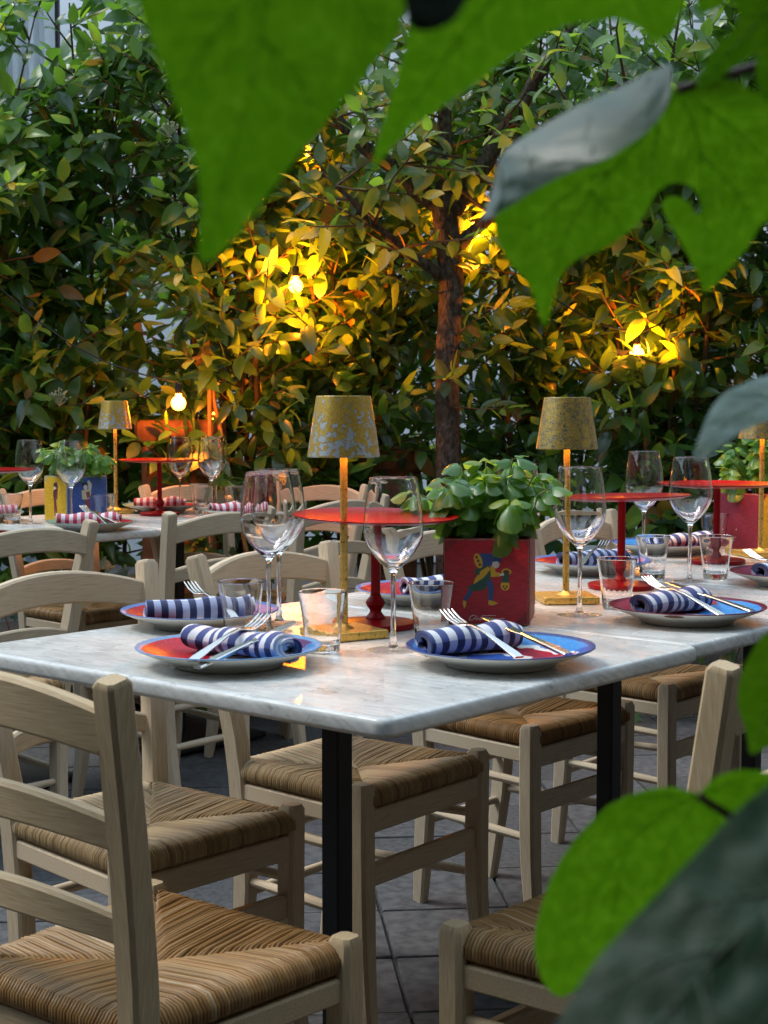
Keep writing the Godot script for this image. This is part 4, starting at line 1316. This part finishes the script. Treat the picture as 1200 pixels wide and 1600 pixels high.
# the flap leans out towards the viewer and turns in a little at its edge
func flap(a: float, wide: float, p: Vector2) -> float:
	return .02 + wide * (2.0 * a - .55 * a * a) + .12 * ruffle.get_noise_2d(p.x * 14.0, p.y * 14.0)

func make_vine() -> void:
	ruffle.seed = 5; ruffle.frequency = 0.085; ruffle.fractal_octaves = 2
	var t := thing("climbing_vine", "climbing vine with large lobed green leaves hanging close in front of the tables", "vine", Vector3.ZERO)
	var b: Material = M.vine_blade
	vine_leaf(t, "A", b, M.vine_vein, .012, .10, .030, "large blurred green leaf with a long drip tip")
	vine_leaf(t, "B", b, M.vine_vein, .010, .10, .032, "broad green leaf with its tip bent to the side")
	vine_leaf(t, "J", M.vine_upper, M.vine_upper_vein, .02, .06, .03, "dark leaf in shade at the top")
	vine_leaf(t, "C", b, M.vine_vein, .006, .13, .028, "two-pointed green leaf with a rolled grey edge and a torn notch")
	vine_leaf(t, "D", b, M.vine_vein, .012, .10, .04)
	vine_leaf(t, "E", b, M.vine_vein, .02, .06, .03)
	vine_leaf(t, "K", b, M.vine_vein, .02, .06, .03)
	vine_leaf(t, "F", M.vine_upper, M.vine_upper_vein, .03, .10, .04, "grey-green leaf showing its upper side beside the right lamp")
	vine_leaf(t, "G", M.vine_blade, M.vine_vein, .03, .08, .04)
	vine_leaf(t, "H", b, M.vine_vein, .012, .10, .026, "round heart-shaped bright green leaf")
	vine_leaf(t, "I", M.vine_upper, M.vine_upper_vein, .010, .13, .06, "large puckered grey-green leaf nearest the viewer")
	# the rolled-over edge of the two-pointed leaf shows the upper side
	var q: Dictionary = BLADES["C"]
	var face: Vector3 = q.facing
	var right := Vector3.UP.cross(face).normalized()
	var frame := Transform3D(Basis(right, face.cross(right), face), q.at)
	var n := CURL_TOP.size() / 2
	var g := Geo.new()
	g.grid(n - 1, 14, func(a: float, c: float) -> Vector3:
		var k := mini(int(round(c * (n - 1))), n - 1)
		var top := Vector2(CURL_TOP[k * 2], CURL_TOP[k * 2 + 1])
		var low := Vector2(CURL_LOW[k * 2], CURL_LOW[k * 2 + 1])
		var p := top.lerp(low, a)
		var z := flap(a, top.distance_to(low), p)
		return frame * (Vector3(p.x, p.y, z) * .01))
	var curl := part("rolled_leaf_edge", g, M.vine_upper, t)
	for k in 4:
		var path := []
		for j in 6:
			var f := lerpf(.14 + k * .2, .26 + k * .2, j / 5.0)
			var a := lerpf(.12, .85, j / 5.0)
			var i0 := int(f * (n - 1))
			var top := Vector2(CURL_TOP[i0 * 2], CURL_TOP[i0 * 2 + 1])
			var low := Vector2(CURL_LOW[i0 * 2], CURL_LOW[i0 * 2 + 1])
			var p := top.lerp(low, a)
			path.append(frame * (Vector3(p.x, p.y, flap(a, top.distance_to(low), p) + .01) * .01))
		var v := Geo.new()
		v.tube(path, [.0003, .0003, .0003, .0002, .0002, .0002], 6)
		part("vein", v, M.vine_upper_vein, curl)
	# petioles run to a woody stem that climbs on the right, out of the picture
	var stem := [Vector3(.30, 0, -.42), Vector3(.24, .40, -.46), Vector3(.205, .80, -.50), Vector3(.19, 1.05, -.54), Vector3(.185, 1.25, -.55), Vector3(.17, 1.36, -.50), Vector3(.08, 1.44, -.42), Vector3(-.06, 1.46, -.38)]
	var sg := Geo.new()
	sg.tube(post_path(stem), [.011, .010, .010, .009, .008, .008, .007, .006, .006, .005, .005, .004, .003], 10)
	part("stem", sg, M.vine_stem, t)
	for w in [["A", Vector3(-.04, 1.46, -.385), .0016], ["B", Vector3(.08, 1.44, -.42), .0016], ["J", Vector3(.05, 1.445, -.41), .0012], ["C", Vector3(.187, 1.25, -.55), .0019], ["D", Vector3(.18, 1.30, -.53), .0015], ["E", Vector3(.183, 1.28, -.54), .0012], ["K", Vector3(.16, 1.375, -.49), .0012], ["F", Vector3(.188, 1.14, -.55), .0016], ["G", Vector3(.19, 1.06, -.54), .0014], ["H", Vector3(.196, .93, -.52), .0017], ["I", Vector3(.20, .88, -.51), .0018]]:
		var a := blade_point(w[0], BLADES[w[0]].base[0], BLADES[w[0]].base[1])
		var p := Geo.new()
		p.tube([a, a.lerp(w[1], .33) + Vector3(0, .004, .003), a.lerp(w[1], .7) + Vector3(0, .003, .002), w[1]], [w[2] * .8, w[2] * .9, w[2], w[2] * 1.2], 8)
		part("petiole", p, M.vine_stem, t)


# ------------------------------------------------------------------ the scene
func _ready() -> void:
	rng.seed = 12
	# camera: a phone held at chest height, a little above the table lamps
	var cam := Camera3D.new()
	cam.name = "camera"
	var lens := CameraAttributesPhysical.new()
	lens.frustum_focal_length = 36.645
	lens.frustum_focus_distance = 3.1
	lens.exposure_aperture = 11.0
	lens.frustum_near = 0.05
	lens.frustum_far = 120.0
	cam.attributes = lens
	cam.fov = 36.26
	cam.near = 0.05
	cam.far = 120.0
	cam.position = Vector3(0, 1.13, 0)
	cam.rotation.x = -atan(167.0 / 2443.0)
	add_child(cam)
	cam.make_current()
	# overcast sky, a soft sun high beyond the hedge
	var env := Environment.new()
	env.background_mode = Environment.BG_SKY
	env.tonemap_mode = Environment.TONE_MAPPER_LINEAR
	env.tonemap_exposure = 1.62
	var sky := ProceduralSkyMaterial.new()
	sky.sky_top_color = Color(0.77, 0.87, 0.97)
	sky.sky_horizon_color = Color(0.86, 0.91, 0.96)
	sky.sky_curve = 0.25
	sky.ground_bottom_color = Color(0.10, 0.10, 0.10)
	sky.ground_horizon_color = Color(0.30, 0.31, 0.32)
	env.sky = Sky.new()
	env.sky.sky_material = sky
	env.background_energy_multiplier = 1.25
	env.sdfgi_enabled = true
	env.ssao_enabled = true
	env.ssil_enabled = true
	var we := WorldEnvironment.new()
	we.name = "world_environment"
	we.environment = env
	add_child(we)
	var sun := DirectionalLight3D.new()
	sun.name = "sun"
	sun.light_color = Color(1.0, 0.995, 0.985)
	sun.light_energy = 0.5
	sun.light_angular_distance = 20.0
	sun.shadow_enabled = true
	add_child(sun)
	sun.look_at_from_position(Vector3(-6.5, 9.0, -1.5), Vector3.ZERO)
	make_materials()
	setting()
	hedge()
	tables_and_chairs()
	table_setting()
	make_vine()

func setting() -> void:
	var g := Geo.new()
	g.box(Vector3(0, -.055, -2), Vector3(80, .05, 80), .001)
	struct("ground", g, M.joint_sand)
	# square paving stones on a bed of sand
	var paving := Node3D.new()
	paving.name = "pavement"
	paving.set_meta("kind", "structure")
	add_child(paving)
	paving.rotation.y = deg_to_rad(5.4)
	g = Geo.new()
	g.box(Vector3(0, -.026, -2.9), Vector3(7.2, .030, 6.0), .001)
	struct("joint_bed", g, M.joint_sand, paving)
	var stones := []
	for k in 3:
		g = Geo.new()
		g.box(Vector3(0, -.008, 0), Vector3(.2895 - .0012 * k, .016, .2890 - .001 * k), .0028)
		stones.append(g.mesh())
	for row in 17:
		for col in 18:
			var x := (col - 8.5) * .294 + .022
			var z := -.92 - row * .2945
			if z < -1.6 and absf(x + z * .094) / -z > .46: continue
			var o := MeshInstance3D.new()
			o.name = "paver"
			o.mesh = stones[rng.randi() % 3]
			o.material_override = M["paver_%d" % [0, 0, 1, 2, 3][rng.randi() % 5]]
			o.position = Vector3(x + rng.randf_range(-.0012, .0012), rng.randf_range(-.0022, .0006), z + rng.randf_range(-.0012, .0012))
			o.rotation = Vector3(rng.randf_range(-.004, .004), rng.randf_range(-.004, .004) + PI / 2 * (rng.randi() % 4), rng.randf_range(-.004, .004))
			paving.add_child(o, true)
	g = Geo.new()
	g.grid(10, 40, func(a: float, b: float) -> Vector3: return Vector3((a - .5) * 9.0, .012 + .03 * sin(a * 37.0 + b * 5.0) * sin(b * 11.0), -5.80 - b * 2.3))
	struct("planting_bed", g, M.soil)
	# pale wall behind the hedge, with ribbed sheet cladding at the left end
	var w := thing("rear_wall", "pale plastered courtyard wall glimpsed through the gaps in the hedge", "wall", Vector3(.8, 0, -11.5))
	g = Geo.new()
	g.box(Vector3(0, 2.6, 0), Vector3(11.2, 5.24, .25), .01)
	part("wall", g, M.plaster, w)
	g = Geo.new()
	g.box(Vector3(0, 5.26, 0), Vector3(11.3, .07, .34), .01)
	part("coping", g, M.plaster, w)
	w = thing("ribbed_metal_fence", "pale blue ribbed metal sheet fence behind the left end of the hedge", "fence", Vector3(-3.1, 0, -8.6))
	for k in 3:
		g = Geo.new()
		var rings := []
		for e in [[.02, .0], [4.25, .0]]:
			var ring := PackedVector3Array()
			for s in 33:
				ring.append(Vector3(s * .0215 + k * .69 - .75, e[0], .022 * (1.0 if (s / 2) % 2 else -1.0)))
			for s in 33:
				ring.append(Vector3((32 - s) * .0215 + k * .69 - .75, e[0], .022 * (1.0 if ((32 - s) / 2) % 2 else -1.0) - .004))
			rings.append(ring)
		g.loft(rings, true, true)
		part("sheet_panel", g, M.painted_sheet, w)
	for k in 4:
		g = Geo.new()
		g.box(Vector3(k * .69 - .76, 2.1, -.06), Vector3(.05, 4.2, .05), .004)
		part("fence_post", g, M.black_steel, w)
	# the house that shades the near side of the tables
	var house := thing("house", "ochre rendered house front with green shutters behind the viewer", "house", Vector3(0, 0, 2.1))
	g = Geo.new()
	g.box(Vector3(0, 3.6, .15), Vector3(14, 7.2, .30), .01)
	part("wall", g, M.ochre_render, house)
	for x in [-3.6, -1.2, 1.2, 3.6]:
		for y in [1.7, 4.7]:
			g = Geo.new()
			g.box(Vector3(x, y, -.012), Vector3(.90, 1.40, .03), .005)
			var win := part("window", g, M.window_glass, house)
			for s in [-1.0, 1.0]:
				g = Geo.new()
				g.box(Vector3(x + s * .70, y, -.02), Vector3(.46, 1.44, .045), .005)
				part("shutter", g, M.green_shutter, win)

	var side := thing("neighbouring_building", "warm grey rendered building closing the courtyard on the right", "building", Vector3(5.6, 0, -4.6))
	g = Geo.new()
	g.box(Vector3(0, 3.2, 0), Vector3(.30, 6.4, 13.2), .01)
	part("wall", g, M.grey_render, side)
	for z in [-4.2, -1.4, 1.4, 4.2]:
		g = Geo.new()
		g.box(Vector3(-.16, 4.4, z), Vector3(.05, 1.4, .95), .005)
		part("window", g, M.window_glass, side)
	var low := thing("garden_wall", "low rendered wall closing the courtyard on the left", "wall", Vector3(-5.6, 0, -4.6))
	g = Geo.new()
	g.box(Vector3(0, 1.2, 0), Vector3(.30, 2.4, 13.2), .01)
	part("wall", g, M.grey_render, low)
	g = Geo.new()
	g.box(Vector3(0, 2.43, 0), Vector3(.40, .06, 13.3), .01)
	part("coping", g, M.grey_render, low)
	var shade := thing("awning", "long canvas awning on the house front above the viewer", "awning", Vector3(0, 0, 2.08))
	g = Geo.new()
	g.grid(6, 24, func(a: float, b: float) -> Vector3: return Vector3((a - .5) * 10.0, 2.95 - .45 * b - .05 * sin(b * PI), -2.80 * b))
	part("canvas", g, M.awning_canvas, shade)
	g = Geo.new()
	g.tube([Vector3(-5, 2.50, -2.81), Vector3(5, 2.50, -2.81)], [.025], 8)
	part("front_rail", g, M.black_steel, shade)

func hedge() -> void:
	for q in [[.112, .051, .25, .22, .02], [.100, .048, .12, .30, .04], [.122, .052, .42, .18, .02], [.088, .044, .30, .12, .06], [.110, .042, .62, .40, .02], [.104, .054, .05, .10, .10], [.086, .038, -.15, .35, .0]]:
		leaf_shapes.append(leaf_mesh(q[0], q[1], q[2], q[3], q[4], 5))
	var rows := [
		# x, z, height, half width, stems, shoots per stem, lowest shoot, leaf size
		[-1.72, -6.05, 2.62, .40, 9, 25, .40, 1.15, "leafy laurel shrub at the far left end of the hedge"],
		[-1.15, -6.20, 2.62, .42, 9, 26, .50, 1.10, "laurel shrub with pale new shoots left of the small table lamp"],
		[-.62, -6.20, 2.85, .40, 9, 29, .50, 1.02, "laurel shrub behind the terracotta planter and its glowing bulb"],
		[-.12, -6.30, 2.50, .38, 9, 27, .60, 1.0, "laurel shrub lit gold by the brightest bulb, left of the tree trunk"],
		[.52, -6.35, 2.85, .38, 9, 26, .70, 1.0, "laurel shrub just right of the forked tree trunk"],
		[1.02, -6.20, 2.80, .40, 9, 27, .60, 1.0, "laurel shrub holding the silver-capped bulb on the right"],
		[1.58, -6.10, 3.0, .42, 9, 27, .50, 1.08, "dark laurel shrub at the right end of the hedge"],
		[-1.45, -6.95, 3.0, .55, 4, 9, 1.1, 1.05, "tall laurel shrub in the back row at the far left"],
		[-.55, -7.05, 3.10, .55, 6, 17, 1.0, 1.0, "tall laurel shrub in the back row behind the planter"],
		[.20, -7.05, 2.60, .50, 6, 14, 1.0, 1.0, "tall laurel shrub in the back row behind the tree trunk"],
		[.95, -7.00, 3.10, .55, 6, 15, 1.0, 1.0, "tall laurel shrub in the back row right of the trunk"],
		[1.80, -6.95, 3.2, .55, 6, 15, .9, 1.05, "tall laurel shrub in the back row at the far right"]]
	for k in rows.size():
		var q: Array = rows[k]
		make_shrub(q[8], Vector3(q[0], 0, q[1]), q[2], q[3], q[4], q[5], q[6], q[7], 500 + k * 7, .45 if k < 2 else .3)
	make_tree(Vector3(.245, 0, -5.98))
	make_ivy("ivy in the shade at the foot of the hedge, left", Vector3(-1.05, 0, -5.75), 1.3, .62, 150, 61)
	make_ivy("ivy at the foot of the hedge below the tree trunk", Vector3(.15, 0, -5.72), 1.0, .45, 110, 62)
	make_ivy("ivy at the foot of the hedge seen past the second table column", Vector3(1.05, 0, -5.62), 1.0, .62, 140, 63)
	# pots and canes
	var t := thing("terracotta_planter", "tall orange terracotta planter under the low bulb on the left", "planter", Vector3(-.80, 0, -6.16), .12)
	var g := Geo.new()
	g.box(Vector3(0, .49, 0), Vector3(.30, .98, .26), .015)
	part("body", g, M.terracotta, t)
	g = Geo.new()
	g.box(Vector3(0, 1.03, 0), Vector3(.35, .085, .31), .012)
	part("rim", g, M.terracotta, t)
	t = thing("terracotta_pot", "brown terracotta pot in shade left of the tree trunk", "pot", Vector3(.015, 0, -6.30))
	g = Geo.new()
	g.lathe([[0, .0], [.10, .0], [.135, .87], [.152, .875], [.156, .885], [.156, .945], [.150, .955], [.135, .955], [.130, .90], [0, .90]], 36)
	part("pot_body", g, M.terracotta, t)
	for q in [[Vector3(-.66, .05, -5.96), Vector3(-.665, 1.27, -5.98), .010, "upright garden cane beside the low bulb on the left"], [Vector3(-.42, .05, -5.98), Vector3(-.66, 1.20, -5.99), .010, "slanting garden cane leaning over the terracotta planter"], [Vector3(1.05, .05, -6.06), Vector3(1.0, 1.27, -6.02), .013, "orange cane standing directly under the silver-capped bulb"], [Vector3(1.12, .05, -6.08), Vector3(1.13, 1.36, -6.10), .013, "upright orange cane right of the silver-capped bulb"]]:
		g = Geo.new()
		g.tube([q[0], q[0].lerp(q[1], .33), q[0].lerp(q[1], .66), q[1]], [q[2], q[2] * .97, q[2] * .93, q[2] * .88], 10)
		tag(part("garden_cane", g, M.cane, self), q[3], "cane", "canes propping the hedge")
	# bulbs on a cable
	var spots := [[Vector3(-1.55, 1.62, -5.80), 0.0], [Vector3(-.755, 1.137, -5.76), .10], [Vector3(-.693, 1.075, -6.35), .04], [Vector3(-.334, 1.580, -5.96), .38], [Vector3(-.318, 2.13, -6.30), .30], [Vector3(.350, 1.80, -6.12), .30], [Vector3(.955, 1.322, -5.93), .40]]
	var names := ["", "low bulb glowing behind a yellow-lit leaf above the terracotta planter", "small far bulb beside the slanting cane", "brightest bulb in the middle of the hedge, left of the trunk", "high bulb sparkling through the leaves below the big drip-tipped leaf", "bulb half hidden by the rolled leaf, right of the tree fork", "silver-capped bulb on the right of the hedge"]
	for k in range(1, spots.size()):
		make_bulb(names[k], spots[k][0], spots[k][1], k == 6)
	var path := []
	for k in spots.size() - 1:
		var a: Vector3 = spots[k][0] + Vector3(0, .075, 0)
		var b: Vector3 = spots[k + 1][0] + Vector3(0, .075, 0)
		for j in 6:
			var f := j / 6.0
			path.append(a.lerp(b, f) - Vector3(0, .10 * sin(f * PI), 0))
	path.append(spots[6][0] + Vector3(0, .075, 0))
	path.append(Vector3(1.75, 1.75, -5.9))
	g = Geo.new()
	g.tube(path, [.0032], 6)
	tag(part("light_string_cable", g, M.cable, self), "thin black cable of the string lights running through the hedge", "cable")

func tables_and_chairs() -> void:
	make_table(0.0, .856, 0.0, .752, "nearest white marble table with a rounded front corner", "marble tables of the near row", .012)
	make_table(.016, .872, .7545, 1.506, "second marble table of the near row, joined to the nearest one", "marble tables of the near row", .065)
	make_table(.10, .956, 1.509, 2.40, "third marble table of the near row, under the right-hand lamp", "marble tables of the near row")
	make_table(2.36, 3.13, .15, .948, "left marble table of the back row, mostly outside the picture", "marble tables of the back row")
	make_table(2.36, 3.13, .951, 1.748, "middle marble table of the back row with the yellow and blue planter", "marble tables of the back row")
	make_table(2.36, 3.13, 1.751, 2.55, "right marble table of the back row with two wine glasses", "marble tables of the back row")
	var seats := [rush_seat(3, .95), rush_seat(4, .25), rush_seat(5, .6)]
	var c := make_chair(0, seats[0], "chair in the left foreground with its back towards the viewer")
	c.position = Vector3(-.294, 0, -1.913); c.rotation.y = deg_to_rad(141.5)
	for q in [
		[Vector3(-.401, 0, -2.574), 47.6, 1, 1, "chair at the far left of the nearest table with an arched pale back"],
		[Vector3(-.061, 0, -2.974), 51.5, 1, 1, "chair behind the nearest table's column, between lamp and wine glass"],
		[Vector3(.300, 0, -3.485), 48.0, 2, 0, "chair tucked under the second table, left of its black column"],
		[Vector3(.667, 0, -3.974), 50.0, 2, 2, "chair on the far side of the third table behind the black column"],
		[Vector3(.339, 0, -2.000), 227.5, 0, 0, "chair at lower right partly hidden by the round green leaf"],
		[Vector3(-1.023, 0, -3.863), 229.6, 2, 2, "grey chair of the back row at the left edge, back to the viewer"],
		[Vector3(-.616, 0, -4.434), 229.6, 2, 2, "grey chair of the back row behind the near pair of wine glasses"],
		[Vector3(-.300, 0, -4.991), 229.6, 2, 2, "grey chair of the back row seen past the red cake stand"],
		[Vector3(-.357, 0, -5.559), -40.4, 1, 1, "chair at the end of the back row with a lamplit top rail"],
		[Vector3(-1.010, 0, -5.310), 49.6, 2, 2, "chair on the far side of the back row at the left edge"],
		[Vector3(-.560, 0, -5.560), 47.0, 2, 2, "chair on the far side of the back row behind the tumblers"]]:
		var o := copy(c, q[0], deg_to_rad(q[1]), q[4])
		retone(o, q[2], seats[q[3]])

func table_setting() -> void:
	var near := "navy gingham places of the near row"
	# plates
	for q in [[0, Vector3(-.221, TOP, -2.209), .132, "plate with red left half and sky blue front at the nearest corner"],
		[1, Vector3(.166, TOP, -2.215), .135, "plate with dark blue edge and red sweep, front centre"],
		[3, Vector3(-.309, TOP, -2.608), .132, "crimson and blue plate behind the nearest left plate"],
		[3, Vector3(.079, TOP, -2.922), .132, "crimson plate behind the red planter and near cake stand"],
		[2, Vector3(.519, TOP, -2.658), .133, "maroon-edged plate with sky blue right side and chipped rim"],
		[3, Vector3(.458, TOP, -3.445), .132, "plate behind the second cake stand's base"],
		[1, Vector3(.700, TOP, -3.900), .132, "farthest plate of the near row, behind the tall wine glasses"],
		[2, Vector3(.848, TOP, -3.205), .133, "plate cut off by the right edge of the picture"]]:
		make_plate(q[0], q[3], q[1], q[2], "hand-painted plates of the near row")
	for q in [[4, Vector3(-.865, TOP, -4.610), .132, "green-edged plate in front of the blue planter face"],
		[4, Vector3(-.770, TOP, -5.395), .132, "plate behind the small lamp on the back row"],
		[4, Vector3(-1.285, TOP, -4.985), .132, "plate at the left edge of the back row"],
		[4, Vector3(-.462, TOP, -5.130), .132, "plate below the two far wine glasses of the back row"]]:
		make_plate(q[0], q[3], q[1], q[2], "hand-painted plates of the back row")
	# a chip of bare brown clay under the rim of the maroon plate
	var chip := Geo.new()
	chip.grid(5, 12, func(a: float, b: float) -> Vector3:
		var ang := 1.93 - (a - .5) * .27
		var r0 := lerpf(.1325, .1225, .5 + (b - .5) * sqrt(maxf(0.0, 1.0 - pow((a - .5) * 2.0, 2.0))))
		return Vector3(cos(ang) * (r0 + .0004), .0273 - (.1325 - r0) * .52 - .0003, sin(ang) * (r0 + .0004)))
	for o in get_children():
		if String(o.get_meta("label", "")).contains("chipped rim"):
			part("chip", chip, M.bare_clay, o)
	# rolled napkins
	var cloth := [napkin_mesh(.178, .066, .046, 2.6, 1), napkin_mesh(.165, .060, .048, 2.4, 2), napkin_mesh(.176, .064, .044, 2.8, 4)]
	var lift := TOP + .0105
	for q in [[0, Vector3(-.272, lift, -2.268), Vector3(-.132, lift, -2.160), "navy_gingham", "blue checked napkin rolled on the nearest left plate"],
		[1, Vector3(.062, lift, -2.210), Vector3(.196, lift, -2.300), "navy_gingham", "blue checked napkin with its spiral end showing, front centre plate"],
		[2, Vector3(-.372, lift, -2.560), Vector3(-.235, lift, -2.598), "navy_gingham", "blue checked napkin on the plate behind the nearest left one"],
		[0, Vector3(.060, lift, -2.905), Vector3(.190, lift, -2.950), "navy_gingham", "blue checked napkin behind the near cake stand"],
		[1, Vector3(.445, lift, -2.640), Vector3(.560, lift, -2.735), "navy_gingham", "blue checked napkin on the maroon-edged plate"],
		[2, Vector3(.400, lift, -3.400), Vector3(.520, lift, -3.480), "navy_gingham", "blue checked napkin lying behind the second lamp"],
		[0, Vector3(.690, lift, -3.850), Vector3(.810, lift, -3.930), "navy_gingham", "blue checked napkin on the farthest plate of the near row"],
		[1, Vector3(.775, lift, -3.170), Vector3(.900, lift, -3.260), "navy_gingham", "blue checked napkin at the right edge of the picture"],
		[0, Vector3(-.950, lift, -4.620), Vector3(-.800, lift, -4.640), "red_gingham", "red checked napkin in front of the yellow and blue planter"],
		[1, Vector3(-.850, lift, -5.400), Vector3(-.700, lift, -5.410), "red_gingham", "red checked napkin behind the small lamp's stem"],
		[2, Vector3(-1.330, lift, -4.960), Vector3(-1.200, lift, -5.010), "red_gingham", "red checked napkin at the left edge of the back row"],
		[0, Vector3(-.550, lift, -5.110), Vector3(-.410, lift, -5.160), "red_gingham", "red checked napkin below the two far wine glasses"]]:
		var o := part("rolled_napkin", cloth[q[0]], M[q[3]], self)
		tag(o, q[4], "napkin", "rolled checked napkins on the plates")
		lay(o, q[1], q[2])
	# cutlery lies across the napkins
	var fork := make_fork("fork across the napkin of the nearest left plate, tines to the right", "forks on the napkins")
	var knife := make_knife("knife beside the fork on the nearest left plate", "knives on the napkins")
	var forks := [[Vector3(-.258, TOP + .024, -2.085), Vector3(-.176, TOP + .056, -2.262), ""],
		[Vector3(.188, TOP + .022, -2.112), Vector3(.090, TOP + .060, -2.300), "fork across the napkin of the front centre plate, tines to the left"],
		[Vector3(.560, TOP + .020, -2.560), Vector3(.462, TOP + .060, -2.738), "fork across the napkin of the maroon-edged plate"],
		[Vector3(.862, TOP + .020, -3.095), Vector3(.762, TOP + .058, -3.268), "fork with raised tines at the right edge of the picture"],
		[Vector3(-.250, TOP + .024, -2.540), Vector3(-.330, TOP + .052, -2.690), "fork on the plate behind the nearest left plate"],
		[Vector3(.420, TOP + .024, -3.340), Vector3(.500, TOP + .056, -3.520), "fork lying on the napkin behind the second lamp"],
		[Vector3(-.800, TOP + .020, -4.540), Vector3(-.905, TOP + .058, -4.700), "fork with raised tines in front of the yellow planter face"],
		[Vector3(-.420, TOP + .020, -5.060), Vector3(-.520, TOP + .058, -5.210), "fork below the two far wine glasses of the back row"]]
	for k in forks.size():
		var o: Node3D = fork if k == 0 else copy(fork, Vector3.ZERO, 0.0, forks[k][2])
		lay(o, forks[k][0], forks[k][1])
	var knives := [[Vector3(-.235, TOP + .020, -2.092), Vector3(-.140, TOP + .050, -2.225), ""],
		[Vector3(.250, TOP + .024, -2.142), Vector3(.152, TOP + .049, -2.315), "knife beside the fork on the front centre plate"],
		[Vector3(.608, TOP + .024, -2.595), Vector3(.508, TOP + .050, -2.762), "knife beside the fork on the maroon-edged plate"],
		[Vector3(-.780, TOP + .022, -4.560), Vector3(-.880, TOP + .048, -4.690), "knife in front of the blue planter face on the back row"]]
	for k in knives.size():
		var o: Node3D = knife if k == 0 else copy(knife, Vector3.ZERO, 0.0, knives[k][2])
		lay(o, knives[k][0], knives[k][1])
	# lamps
	var lamps := "gilt table lamps"
	make_lamp("gilt lamp with silver-flaked shade on the nearest table", Vector3(-.064, TOP, -2.483), .55, true, lamps, .055)
	make_lamp("dull gold lamp in the middle of the near row", Vector3(.343, TOP, -2.933), .12, false, lamps, .055)
	make_lamp("gold lamp at the right edge with its shade behind a grey leaf", Vector3(.924, TOP, -3.823), .3, false, lamps, .055)
	make_lamp("small silver-flaked lamp on the back row", Vector3(-.919, TOP, -5.348), .4, true, lamps, .055)
	# stands
	var stands := "red cake stands"
	make_stand("red cake stand on the nearest table, behind the first lamp", Vector3(-.014, TOP, -2.592), .03, stands)
	make_stand("red cake stand in the middle of the near row, right of the second lamp", Vector3(.480, TOP, -3.150), -.03, stands)
	make_stand("red cake stand at the right, in front of the red and yellow planter", Vector3(.779, TOP, -3.651), .0, stands)
	make_stand("red cake stand on the back row, right of the small lamp", Vector3(-.755, TOP, -5.255), .0, stands)
	make_stand("red cake stand cut off by the left edge of the picture", Vector3(-1.133, TOP, -4.439), .0, stands)
	# boxes of basil
	var boxes := "painted planter boxes"
	make_box("dark red box painted with a running figure in blue and green", Vector3(.1835, TOP, -2.692), -.16, [M.red_paint, M.red_plain_paint, M.cream_edge], M.red_plain_paint, boxes)
	make_box("planter box with one red and one yellow side at the right edge", Vector3(.958, TOP, -4.035), .70, [M.yellow_paint, M.red_plain_paint, M.red_signed_paint], M.red_plain_paint, boxes)
	make_box("planter box with a yellow and a blue side on the back row", Vector3(-.985, TOP, -4.990), .70, [M.blue_paint, M.blue_paint, M.yellow_paint], M.cream_edge, boxes)
	make_basil("bushy basil growing in the dark red painted box", Vector3(.1835, TOP + .130, -2.692), 300, .135, .165, 71, "basil plants in boxes")
	make_basil("basil glowing yellow beside the right-hand lamp", Vector3(.958, TOP + .130, -4.035), 130, .13, .17, 72, "basil plants in boxes")
	make_basil("basil growing in the yellow and blue box", Vector3(-.985, TOP + .130, -4.990), 170, .13, .135, 73, "basil plants in boxes")
	# glasses
	var wine := wine_glass_meshes()
	for q in [[Vector3(-.188, TOP, -2.533), "tall wine glass, front one of the overlapping pair at left"], [Vector3(-.178, TOP, -2.632), "tall wine glass, rear one of the overlapping pair at left"],
		[Vector3(.014, TOP, -2.340), "tall wine glass right of the nearest lamp"], [Vector3(.344, TOP, -2.735), "tall wine glass in front of the second lamp"],
		[Vector3(.641, TOP, -3.265), "tall wine glass in front of the right-hand cake stand"], [Vector3(.613, TOP, -3.681), "tall wine glass behind the second cake stand"],
		[Vector3(.248, TOP, -2.905), "wine glass half hidden behind the basil of the red box"], [Vector3(-1.105, TOP, -4.875), "wine glass left of the yellow planter face"],
		[Vector3(-.953, TOP, -4.754), "wine glass in front of the yellow and blue planter"], [Vector3(-.700, TOP, -5.360), "wine glass behind the back row's red cake stand"],
		[Vector3(-.577, TOP, -5.224), "front wine glass of the far pair on the back row"], [Vector3(-.590, TOP, -5.475), "rear wine glass of the far pair on the back row"]]:
		var o := thing("wine_glass", q[1], "wine glass", q[0], 0.0, "tall stemmed wine glasses")
		part("bowl_and_stem", wine[0], M.glass, o)
		part("foot", wine[1], M.clear_sheet, o)
	var cup := tumbler_mesh()
	for q in [[Vector3(-.092, TOP, -2.325), "tumbler right of the nearest left plate, before the lamp base"], [Vector3(-.226, TOP, -2.455), "tumbler behind the napkin of the nearest left plate"],
		[Vector3(.074, TOP, -2.435), "tumbler behind the fork of the front centre plate"], [Vector3(.423, TOP, -2.826), "tumbler left of the maroon-edged plate"],
		[Vector3(.572, TOP, -3.314), "left tumbler of the pair beside the tall glass on the right"], [Vector3(.706, TOP, -3.314), "right tumbler of the pair, before the right-hand cake stand"],
		[Vector3(.843, TOP, -3.980), "far tumbler left of the red and yellow planter"], [Vector3(-1.163, TOP, -4.872), "tumbler at the left edge of the back row"],
		[Vector3(-.870, TOP, -4.850), "tumbler in front of the blue planter face"], [Vector3(-.620, TOP, -5.330), "tumbler right of the back row's red cake stand"],
		[Vector3(-.650, TOP, -5.500), "tumbler left of the far pair of wine glasses"], [Vector3(-.505, TOP, -5.334), "tumbler right of the far pair of wine glasses"]]:
		var o := part("glass_tumbler", cup, M.glass, self)
		o.position = q[0]
		o.rotation.y = rng.randf() * 1.0
		tag(o, q[1], "tumbler", "small faceted glass tumblers")
